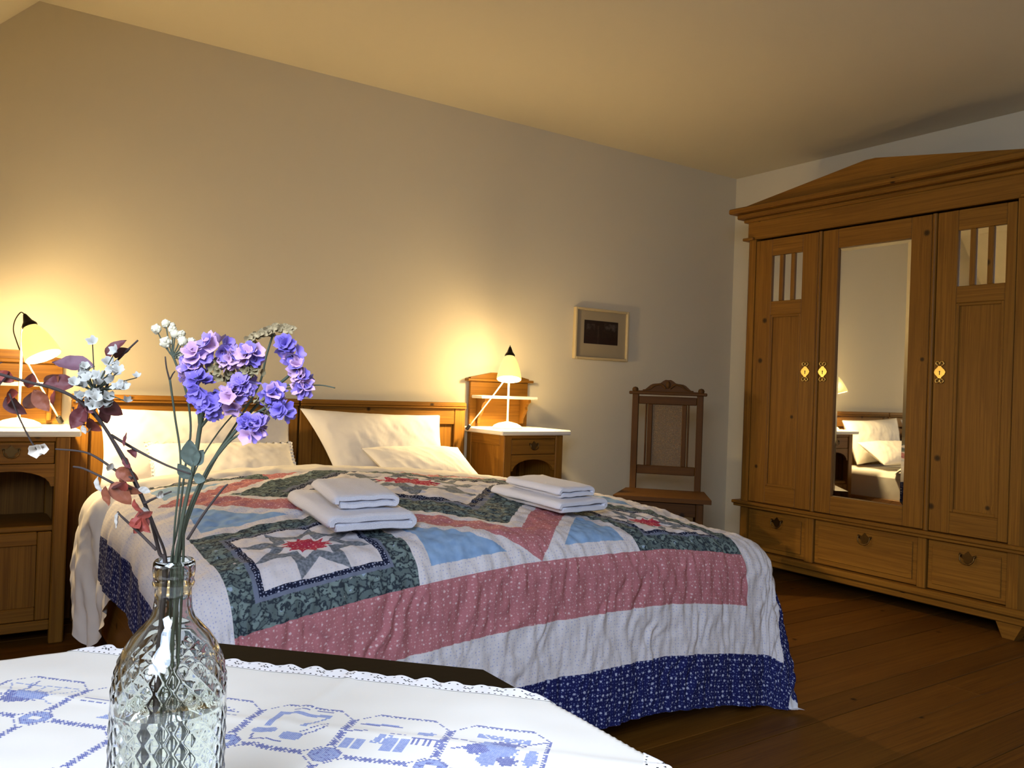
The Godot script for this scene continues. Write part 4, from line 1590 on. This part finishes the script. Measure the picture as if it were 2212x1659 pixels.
func tablecloth() -> void:
	var c := thing("tablecloth", "white tablecloth with blue cross-stitch tiles and lace edge on the octagonal table", "tablecloth")
	var cm := mat(Color.WHITE, 0.9)
	cm.metallic_specular = 0.2
	cm.albedo_texture = ImageTexture.create_from_image(embroidery())
	var n := noise(121, 1.0, 2)
	var half := 0.352
	var nn := 129
	var P := PackedVector3Array()
	var U := PackedVector2Array()
	var wave := func(u: float, v: float) -> float:
		# creases from folding and a slight unevenness
		var w := 0.0012 * n.get_noise_2d(u * 9.0, v * 9.0) + 0.0012
		w += 0.0018 * exp(-pow((u - 0.02 - 0.1 * v) / 0.006, 2.0)) + 0.0014 * exp(-pow((v - 0.235) / 0.006, 2.0))
		return w
	for j in nn:
		var v := lerpf(-half, half, float(j) / (nn - 1))
		for i in nn:
			var u := lerpf(-half, half, float(i) / (nn - 1))
			P.append(on_table(u, v, wave.call(u, v)))
			U.append(Vector2(float(i) / (nn - 1), 1.0 - float(j) / (nn - 1)))
	show_mesh(sheet(P, U, nn, nn, cm), "linen", c)
	# lace: a scalloped openwork band along each side
	for side in 4:
		var ns := 355
		var nw := 12
		var LP := PackedVector3Array()
		var LU := PackedVector2Array()
		for j in nw:
			for i in ns:
				var q := lerpf(-half - 0.012, half + 0.012, float(i) / (ns - 1))
				var edge := 0.015 + 0.007 * absf(sin(q * PI / 0.030)) + 0.002 * sin(q * 211.0)
				var r := half - 0.002 + edge * float(j) / (nw - 1)
				var uv := Vector2(q, r).rotated(-PI / 2 * side)
				LP.append(on_table(uv.x, uv.y, wave.call(uv.x, uv.y) + 0.0008 + 0.0015 * absf(sin(q * 130.0)) * float(j) / nw))
				LU.append(uv)
		var keep := func(i: int, j: int) -> bool:
			if j == 1 and i % 3 == 0:
				return false
			if (j == 5 or j == 6) and i % 15 > 4 and i % 15 < 10 and (i + j) % 2 == 0:
				return false
			if j == 8 and i % 4 == 0:
				return false
			return true
		show_mesh(sheet(LP, LU, ns, nw, M.lace, keep), "lace_edge", c)

# ------------------------------------------------------------------ bottle
const BC := Vector3(0.1185, 0.7045, -0.5275)

func bottle() -> void:
	var b := thing("glass_bottle", "clear glass bottle embossed with diamonds, half full of water, on the tablecloth", "bottle", BC)
	var prof := [Vector2(0.0, 0.0), Vector2(0.029, 0.0), Vector2(0.0320, 0.002), Vector2(0.0328, 0.006), Vector2(0.0328, 0.100), Vector2(0.0326, 0.108), Vector2(0.0318, 0.116), Vector2(0.0298, 0.125), Vector2(0.0265, 0.133), Vector2(0.0220, 0.140), Vector2(0.0170, 0.1455), Vector2(0.0130, 0.150), Vector2(0.0112, 0.155), Vector2(0.0105, 0.162), Vector2(0.0104, 0.168), Vector2(0.0116, 0.1695), Vector2(0.0121, 0.1715), Vector2(0.0114, 0.1735), Vector2(0.0117, 0.1755), Vector2(0.0122, 0.179), Vector2(0.0119, 0.1835), Vector2(0.0108, 0.185), Vector2(0.0094, 0.1845), Vector2(0.0086, 0.182)]
	var y_at := func(pr: Array, y: float) -> float:
		for k in range(1, pr.size() - 1):
			if y <= pr[k + 1].y:
				return lerpf(pr[k].x, pr[k + 1].x, clampf((y - pr[k].y) / maxf(pr[k + 1].y - pr[k].y, 1e-6), 0, 1))
		return pr[pr.size() - 1].x
	var st := mb(M.glass, true)
	# embossed body from y = 0.006 to 0.134
	var nt := 200
	var ny := 110
	var pt := func(i: int, j: int) -> Vector3:
		var a := TAU * i / nt
		var y := lerpf(0.006, 0.133, float(j) / ny)
		var r: float = y_at.call(prof, y)
		var u := a / TAU * 20.0 + y / 0.0115
		var v := a / TAU * 20.0 - y / 0.0115
		var h := minf(absf(fposmod(u, 1.0) - 0.5), absf(fposmod(v, 1.0) - 0.5)) * 2.0
		var fade := smoothstep(0.006, 0.010, y) * (1.0 - smoothstep(0.124, 0.132, y))
		if y > 0.097 and y < 0.106:
			fade *= 0.1
		r += (h - 0.35) * 0.0010 * fade
		return Vector3(cos(a) * r, y, sin(a) * r)
	for j in ny:
		for i in nt:
			var p0: Vector3 = pt.call(i, j)
			var p1: Vector3 = pt.call((i + 1) % nt, j)
			var p2: Vector3 = pt.call((i + 1) % nt, j + 1)
			var p3: Vector3 = pt.call(i, j + 1)
			var out := Vector3(p0.x + p2.x, 0.004, p0.z + p2.z)
			tri(st, p0, p1, p2, out)
			tri(st, p0, p2, p3, out)
	lathe(st, prof.slice(0, 4), 56)
	var upper := [Vector2(y_at.call(prof, 0.133), 0.133)]
	for k in range(9, prof.size()):
		upper.append(prof[k])
	lathe(st, upper, 56)
	# inner wall, from the mouth down
	var inner := [Vector2(0.0086, 0.182), Vector2(0.0084, 0.170), Vector2(0.0082, 0.158), Vector2(0.0092, 0.152), Vector2(0.0120, 0.1470), Vector2(0.0190, 0.1385), Vector2(0.0245, 0.1300), Vector2(0.0280, 0.121), Vector2(0.0298, 0.110), Vector2(0.0302, 0.100), Vector2(0.0302, 0.010), Vector2(0.0285, 0.006), Vector2(0.0, 0.005)]
	lathe(st, inner, 56)
	build(st, "glass", b)
	# water: its side lies just inside the glass
	var ws := mb(M.water, true)
	lathe(ws, [Vector2(0.0, 0.0056), Vector2(0.0282, 0.0064), Vector2(0.02995, 0.0102), Vector2(0.02995, 0.0985), Vector2(0.0290, 0.0978), Vector2(0.0, 0.0976)], 56)
	build(ws, "water", b)

# ------------------------------------------------------------------ dried flowers
# a point at the given distance along the view, for laying out the stems
func at(px: float, py: float, d: float) -> Vector3:
	return cam_xf * Vector3((px - 1106.0) / FOC * d, -(py - 829.5) / FOC * d, -d)

func leaf_mesh(m: Material, curl: float, pointed: float) -> ArrayMesh:
	var nu := 7
	var nv := 11
	var P := PackedVector3Array()
	var U := PackedVector2Array()
	for j in nv:
		var t := float(j) / (nv - 1)
		var w := pow(sin(PI * pow(t, 0.85)), pointed) * 0.5 + 0.01
		for i in nu:
			var s := lerpf(-1, 1, float(i) / (nu - 1))
			P.append(Vector3(s * w * 0.62, t, 0.14 * absf(s) * w * 2.0 + curl * t * t + 0.02 * sin(t * 17.0 + s * 3.0)))
			U.append(Vector2(s, t))
	return sheet(P, U, nu, nv, m)

func floret_mesh(m: Material, seed_: int) -> ArrayMesh:
	var r := RandomNumberGenerator.new()
	r.seed = seed_
	var nu := 16
	var nv := 4
	var P := PackedVector3Array()
	var U := PackedVector2Array()
	var ph := r.randf() * TAU
	for j in nv:
		var f: float = [0.06, 0.42, 0.80, 1.0][j]
		var h: float = [-0.55, 0.0, 0.36, 0.46][j]
		for i in nu:
			var a := TAU * i / (nu - 1)
			var ruff := (0.16 * sin(a * 5.0 + ph) + 0.08 * sin(a * 11.0 + ph * 2.0)) * f * f
			P.append(Vector3(cos(a) * f * (1.0 + ruff), h + ruff * 0.9, sin(a) * f * (1.0 + ruff)))
			U.append(Vector2(float(i) / nu, f))
	return sheet(P, U, nu, nv, m)

func aim(dir: Vector3, size: float, at_: Vector3, roll := 0.0) -> Transform3D:
	var y := dir.normalized()
	var x := y.cross(Vector3(0.31, 0.17, 0.94)).normalized()
	return Transform3D(Basis(x, y, x.cross(y)) * Basis(Vector3.UP, roll) * Basis.from_scale(Vector3.ONE * size), at_)

func root(ox: float, oz: float, ny: float, nx: float) -> Array:
	# where a stem stands in the water and where it leaves the mouth
	return [BC + Vector3(ox, 0.012, oz), BC + Vector3(ox * 0.5 + nx * 0.4, 0.10, oz * 0.5), BC + Vector3(nx, 0.160, ny), BC + Vector3(nx * 1.05, 0.186, ny * 1.05)]

func statice(label: String, stems: Array, blobs: Array, per: int, colors: Array) -> void:
	var t := thing("dried_statice", label, "flower", Vector3.ZERO, 0.0, "dried flowers in the bottle")
	for s in stems:
		tube_part("stem", t, M.stem, s[0], s[1], s[2], 6, 7)
	var meshes := []
	for k in colors.size():
		meshes.append(floret_mesh(colors[k], 200 + k))
	for b in blobs:
		var c: Vector3 = at(b[0], b[1], b[4])
		var rx: float = b[2] * b[4] / FOC
		var ry: float = b[3] * b[4] / FOC
		for k in per:
			var v := Vector3(rng.randfn(), rng.randfn(), rng.randfn() + 0.7).normalized()
			var off := cam_xf.basis * Vector3(v.x * rx, v.y * ry, v.z * minf(rx, ry)) * rng.randf_range(0.65, 1.0)
			var dir := (off.normalized() + cam_xf.basis.z * 0.35 + Vector3(0, 0.25, 0)).normalized()
			var kind := (int(b[5]) + (1 if rng.randf() < 0.3 and int(b[5]) < 2 else 0)) % meshes.size()
			show_mesh(meshes[kind], "floret", t, aim(dir, rng.randf_range(0.0038, 0.0054) * (0.6 if kind == 3 else 1.0), c + off, rng.randf() * 6.0))

func flowers() -> void:
	var D := 0.5
	# main statice: violet heads on a stout green stem
	statice("dried statice with large violet flower heads, fullest stem of the bouquet",
		[[root(-0.010, 0.006, 0.002, 0.002) + [at(392, 1130, 0.50), at(420, 1000, 0.498), at(431, 930, 0.497), at(440, 880, 0.495)], 0.0008, 0.0015],
		[[at(432, 925, 0.497), at(455, 895, 0.495), at(480, 850, 0.494)], 0.0010, 0.0007], [[at(432, 930, 0.497), at(425, 840, 0.495), at(425, 790, 0.495)], 0.0009, 0.0007], [[at(480, 850, 0.494), at(520, 800, 0.495), at(540, 775, 0.495)], 0.0008, 0.0006]],
		[[425, 768, 30, 24, 0.493, 0], [468, 748, 36, 22, 0.493, 0], [415, 800, 20, 22, 0.494, 0], [432, 838, 28, 32, 0.490, 2], [458, 878, 24, 24, 0.492, 2], [500, 862, 30, 26, 0.492, 0], [478, 800, 30, 24, 0.496, 3], [498, 775, 26, 20, 0.496, 1], [540, 768, 24, 22, 0.495, 1], [545, 800, 24, 20, 0.497, 3], [525, 835, 22, 18, 0.495, 0]],
		14, [M.violet, M.lilac, M.deep, M.husk])
	statice("dried statice with one curved violet spray standing apart beside the grass ear",
		[[root(0.008, -0.006, -0.002, 0.003) + [at(410, 1110, 0.505), at(460, 1000, 0.508), at(520, 915, 0.51), at(580, 850, 0.51), at(620, 815, 0.51), at(636, 800, 0.51)], 0.0007, 0.0010],
		[[at(560, 870, 0.51), at(600, 838, 0.51), at(640, 830, 0.51)], 0.0007, 0.0006]],
		[[615, 745, 11, 11, 0.51, 2], [632, 765, 13, 13, 0.509, 0], [645, 790, 14, 14, 0.509, 1], [652, 815, 13, 14, 0.51, 1], [655, 838, 14, 12, 0.51, 0]],
		7, [M.violet, M.lilac, M.deep])
	statice("dried statice with small violet heads hanging lowest of the three",
		[[root(0.004, 0.008, 0.003, 0.004) + [at(402, 1120, 0.492), at(450, 1010, 0.488), at(520, 920, 0.486), at(575, 880, 0.485)], 0.0007, 0.0010],
		[[at(450, 1010, 0.488), at(500, 950, 0.486), at(545, 930, 0.484)], 0.0008, 0.0006]],
		[[590, 850, 18, 20, 0.487, 1], [608, 888, 16, 16, 0.484, 2], [572, 878, 20, 18, 0.487, 3], [545, 935, 18, 18, 0.483, 0], [565, 918, 18, 14, 0.484, 0], [538, 912, 12, 12, 0.485, 2]],
		9, [M.violet, M.lilac, M.deep, M.husk])
	# white button flowers on a fine stem
	var wb := thing("white_button_flowers", "sprig of small round cream-white buttons, highest in the bouquet", "flower", Vector3.ZERO, 0.0, "dried flowers in the bottle")
	tube_part("stem", wb, M.stem, root(-0.004, 0.004, -0.003, -0.001) + [at(385, 1130, 0.512), at(400, 1010, 0.518), at(412, 930, 0.52), at(403, 850, 0.52), at(380, 785, 0.52), at(368, 760, 0.52)], 0.0006, 0.0007, 6, 6)
	for p in [[338, 711, 10.5], [358, 699, 9.5], [372, 712, 9], [378, 722, 10], [392, 722, 8.5], [358, 740, 12.5], [395, 738, 10.5], [413, 738, 9], [388, 768, 9], [398, 757, 8], [373, 703, 6]]:
		var c := at(p[0], p[1], 0.52 + rng.randf_range(-0.006, 0.006))
		var g := group_part("button", wb)
		var st := mb(M.button, true)
		ball(st, c, Vector3.ONE * p[2] * 0.52 / FOC, 10)
		for q in 14:
			var v := Vector3(rng.randfn(), rng.randfn(), rng.randfn()).normalized()
			ball(st, c + v * p[2] * 0.85 * 0.52 / FOC, Vector3.ONE * p[2] * 0.34 * 0.52 / FOC, 6)
		build(st, "petals", g)
		tube_part("stalk", g, M.stem, [at(372, 768, 0.52), at(0.5 * (p[0] + 372), 0.5 * (p[1] + 768) + 6, 0.52), c], 0.0005, 0.0004, 4, 5)
	# gypsophila: a cloud of white florets
	var gy := thing("gypsophila", "bushy sprig of tiny white florets among the twig's red leaves", "flower", Vector3.ZERO, 0.0, "dried flowers in the bottle")
	tube_part("stem", gy, M.bark, root(-0.012, -0.004, 0.001, -0.005) + [at(335, 1140, 0.485), at(280, 1010, 0.475), at(225, 920, 0.47), at(195, 870, 0.468), at(200, 830, 0.468)], 0.0009, 0.0006, 6, 6)
	var fm := floret_mesh(M.white_petal, 300)
	for k in 46:
		var a := rng.randf() * TAU
		var r := sqrt(rng.randf())
		var p := Vector2(214 + cos(a) * 58 * r, 822 + sin(a) * 52 * r + 6)
		if k < 6:
			p = [Vector2(200, 738), Vector2(248, 758), Vector2(275, 865), Vector2(296, 812), Vector2(272, 835), Vector2(238, 872)][k]
		var c := at(p.x, p.y, 0.468 + rng.randf_range(-0.014, 0.010))
		var g := group_part("sprig", gy)
		show_mesh(fm, "floret", g, aim(cam_xf.basis.z + Vector3(rng.randf_range(-0.8, 0.8), rng.randf_range(0.1, 0.9), 0), rng.randf_range(0.0021, 0.0034), c, rng.randf() * 6.0))
		tube_part("stalk", g, M.stem, [at(205, 850, 0.468), at(0.5 * (p.x + 205), 0.5 * (p.y + 845), 0.468), c + Vector3(0, -0.001, 0)], 0.0004, 0.0003, 3, 5)
	# twig with autumn leaves
	var tw := thing("leafy_twig", "dark twig with curled red and brown leaves arching out of the bottle", "twig", Vector3.ZERO, 0.0, "dried flowers in the bottle")
	tube_part("branch", tw, M.bark, root(-0.016, 0.002, 0.003, -0.006) + [at(345, 1195, 0.497), at(325, 1120, 0.49), at(295, 1050, 0.485), at(262, 985, 0.48), at(220, 915, 0.475), at(170, 865, 0.47), at(120, 840, 0.465), at(60, 825, 0.46), at(-30, 800, 0.455)], 0.0013, 0.0008, 6, 7)
	for s in [[[338, 1188], [300, 1150], [262, 1115], [254, 1105]], [[300, 1058], [255, 1048], [215, 1028], [180, 1012], [158, 1008]], [[286, 1034], [250, 1016], [215, 992], [180, 976], [120, 970]], [[215, 905], [240, 800], [262, 770], [298, 735]], [[311, 1088], [335, 1076], [370, 1062]], [[405, 1165], [440, 1110], [478, 1060], [492, 1046]], [[240, 940], [300, 975], [360, 1005], [412, 1024]]]:
		var pts := []
		for p in s:
			pts.append(at(p[0], p[1], 0.478))
		tube_part("side_twig", tw, M.bark, pts, 0.0009, 0.0005, 5, 6)
	# where a leaf sits, the way it points, its length in picture steps, kind
	for l in [[258, 1030, 25, 35, 62, 0], [240, 1045, 40, 40, 58, 0], [272, 1040, -30, 30, 46, 1], [250, 1015, 34, 16, 48, 0], [228, 1050, 20, 46, 44, 0], [300, 1105, 10, 45, 52, 1], [320, 1118, -30, 34, 42, 1], [290, 1078, 14, 40, 36, 1], [330, 1105, -38, 6, 34, 1], [285, 1120, 30, 40, 40, 1], [232, 775, 26, -45, 52, 2], [246, 770, 30, -20, 36, 2], [205, 792, -78, 6, 80, 3], [165, 828, -70, 6, 62, 2], [185, 880, -28, 44, 56, 2], [172, 868, 36, 52, 66, 2], [160, 880, 8, 50, 52, 2], [205, 892, -24, -40, 44, 2], [210, 868, 44, 20, 54, 2], [190, 905, 24, 34, 40, 1], [80, 845, -24, 46, 54, 0], [72, 842, 34, 40, 54, 0], [40, 848, -40, 22, 50, 1], [98, 832, 34, -28, 44, 0], [60, 838, 10, -40, 40, 1], [118, 842, 10, 44, 40, 1], [20, 802, -24, 58, 66, 2], [12, 858, 30, 34, 54, 2], [6, 782, -24, 24, 54, 2], [30, 825, -36, -26, 40, 1], [265, 985, 20, 20, 34, 2], [268, 965, 10, -22, 30, 2], [278, 972, 26, 14, 30, 2], [222, 880, 10, 34, 36, 2], [196, 928, -8, 16, 22, 4], [178, 918, 10, 18, 20, 4], [243, 1000, -14, 16, 24, 4], [298, 1056, 22, 8, 26, 4], [338, 1074, 20, -12, 24, 4], [255, 1107, 6, 34, 36, 4], [212, 1029, -2, 34, 36, 4], [308, 1096, 16, 18, 22, 4]]:
		var o := at(l[0], l[1], 0.474 + rng.randf_range(-0.008, 0.008))
		var e := at(l[0] + l[2], l[1] + l[3], 0.474 + rng.randf_range(-0.004, 0.004))
		var dir := (e - o).normalized()
		var side := dir.cross(cam_xf.basis.z + cam_xf.basis.x * rng.randf_range(-1.2, 1.2) + cam_xf.basis.y * rng.randf_range(-0.8, 0.8)).normalized()
		var k: float = l[4] * 0.478 / FOC
		show_mesh(M.leaf[l[5]][rng.randi() % 2], "leaf", tw, Transform3D(Basis(side, dir, side.cross(dir)) * Basis.from_scale(Vector3.ONE * k), o))
	# the pale papery pod that hangs before the nightstand's drawer
	var pd := floret_mesh(M.pod, 320)
	for p in [[78, 972, 15], [92, 968, 12]]:
		show_mesh(pd, "seed_pod", tw, aim(cam_xf.basis.z + cam_xf.basis.x * 0.4 - cam_xf.basis.y * 0.3, p[2] * 0.47 / FOC, at(p[0], p[1], 0.47), p[0]))
	tube_part("pod_stalk", tw, M.bark, [at(20, 850, 0.462), at(45, 910, 0.466), at(68, 955, 0.47), at(80, 970, 0.47)], 0.0005, 0.0005, 5, 5)
	# ear of grass
	var ge := thing("grass_ear", "bent pale green ear of grass above the violet statice", "grass", Vector3.ZERO, 0.0, "dried flowers in the bottle")
	tube_part("stem", ge, M.stem, root(0.012, 0.003, -0.003, 0.001) + [at(400, 1120, 0.52), at(450, 1010, 0.525), at(520, 900, 0.528), at(560, 830, 0.53), at(575, 770, 0.53), at(590, 722, 0.53)], 0.0006, 0.0007, 6, 6)
	var gs := leaf_mesh(M.ear, 0.25, 1.0)
	for k in 64:
		var f := k / 63.0
		var c := at(lerpf(528, 620, f), 738 - 28 * sin(f * 1.9), 0.53 + rng.randf_range(-0.004, 0.004))
		var dir := cam_xf.basis * Vector3(0.75, rng.randf_range(-0.5, 0.7), rng.randf_range(-0.5, 0.8)).normalized()
		var side := dir.cross(cam_xf.basis.z).normalized()
		show_mesh(gs, "spikelet", ge, Transform3D(Basis(side, dir, side.cross(dir)) * Basis.from_scale(Vector3.ONE * rng.randf_range(0.0045, 0.0070)), c + cam_xf.basis.y * rng.randf_range(-0.0012, 0.0012)))
	# bare stalks
	var by := thing("forked_stalk", "thin bare stalk with a forked tip beside the white buttons", "stalk", Vector3.ZERO, 0.0, "dried flowers in the bottle")
	tube_part("stem", by, M.stem, root(-0.002, -0.010, -0.004, 0.0) + [at(378, 1130, 0.505), at(390, 1000, 0.51), at(378, 900, 0.51), at(367, 820, 0.51)], 0.0005, 0.0007, 6, 6)
	tube_part("fork", by, M.bark, [at(367, 822, 0.51), at(360, 795, 0.51), at(357, 770, 0.51)], 0.0006, 0.0004, 4, 5)
	tube_part("fork", by, M.bark, [at(367, 820, 0.51), at(373, 808, 0.51), at(378, 802, 0.51)], 0.0005, 0.0004, 4, 5)
	var fs := thing("fine_stalk", "fine bare stalk whose thin tip passes the curved violet spray", "stalk", Vector3.ZERO, 0.0, "dried flowers in the bottle")
	tube_part("stem", fs, M.stem, root(0.002, -0.012, -0.004, 0.002) + [at(395, 1125, 0.515), at(425, 1010, 0.52), at(500, 900, 0.522), at(580, 850, 0.522), at(640, 836, 0.522), at(690, 832, 0.522), at(724, 838, 0.522)], 0.0006, 0.0004, 6, 6)
	# two small grey-green leaves low on the stems
	var gl := thing("green_leaves", "stalk with small grey-green leaves at the fork of the bouquet", "leaf", Vector3.ZERO, 0.0, "dried flowers in the bottle")
	tube_part("stem", gl, M.stem, root(0.0, 0.012, 0.004, 0.0) + [at(395, 1120, 0.488), at(412, 1040, 0.486), at(420, 1000, 0.486)], 0.0006, 0.0010, 6, 6)
	for l in [[416, 1010, 0, -60, 66], [420, 1005, 28, -40, 46], [418, 1030, 30, 6, 36], [412, 1035, -20, -30, 44]]:
		var o := at(l[0], l[1], 0.486)
		var dir := (at(l[0] + l[2], l[1] + l[3], 0.484) - o).normalized()
		var side := dir.cross(cam_xf.basis.z).normalized()
		show_mesh(M.leaf[5][0], "leaf", gl, Transform3D(Basis(side, dir, side.cross(dir)) * Basis.from_scale(Vector3.ONE * l[4] * 0.486 / FOC), o))
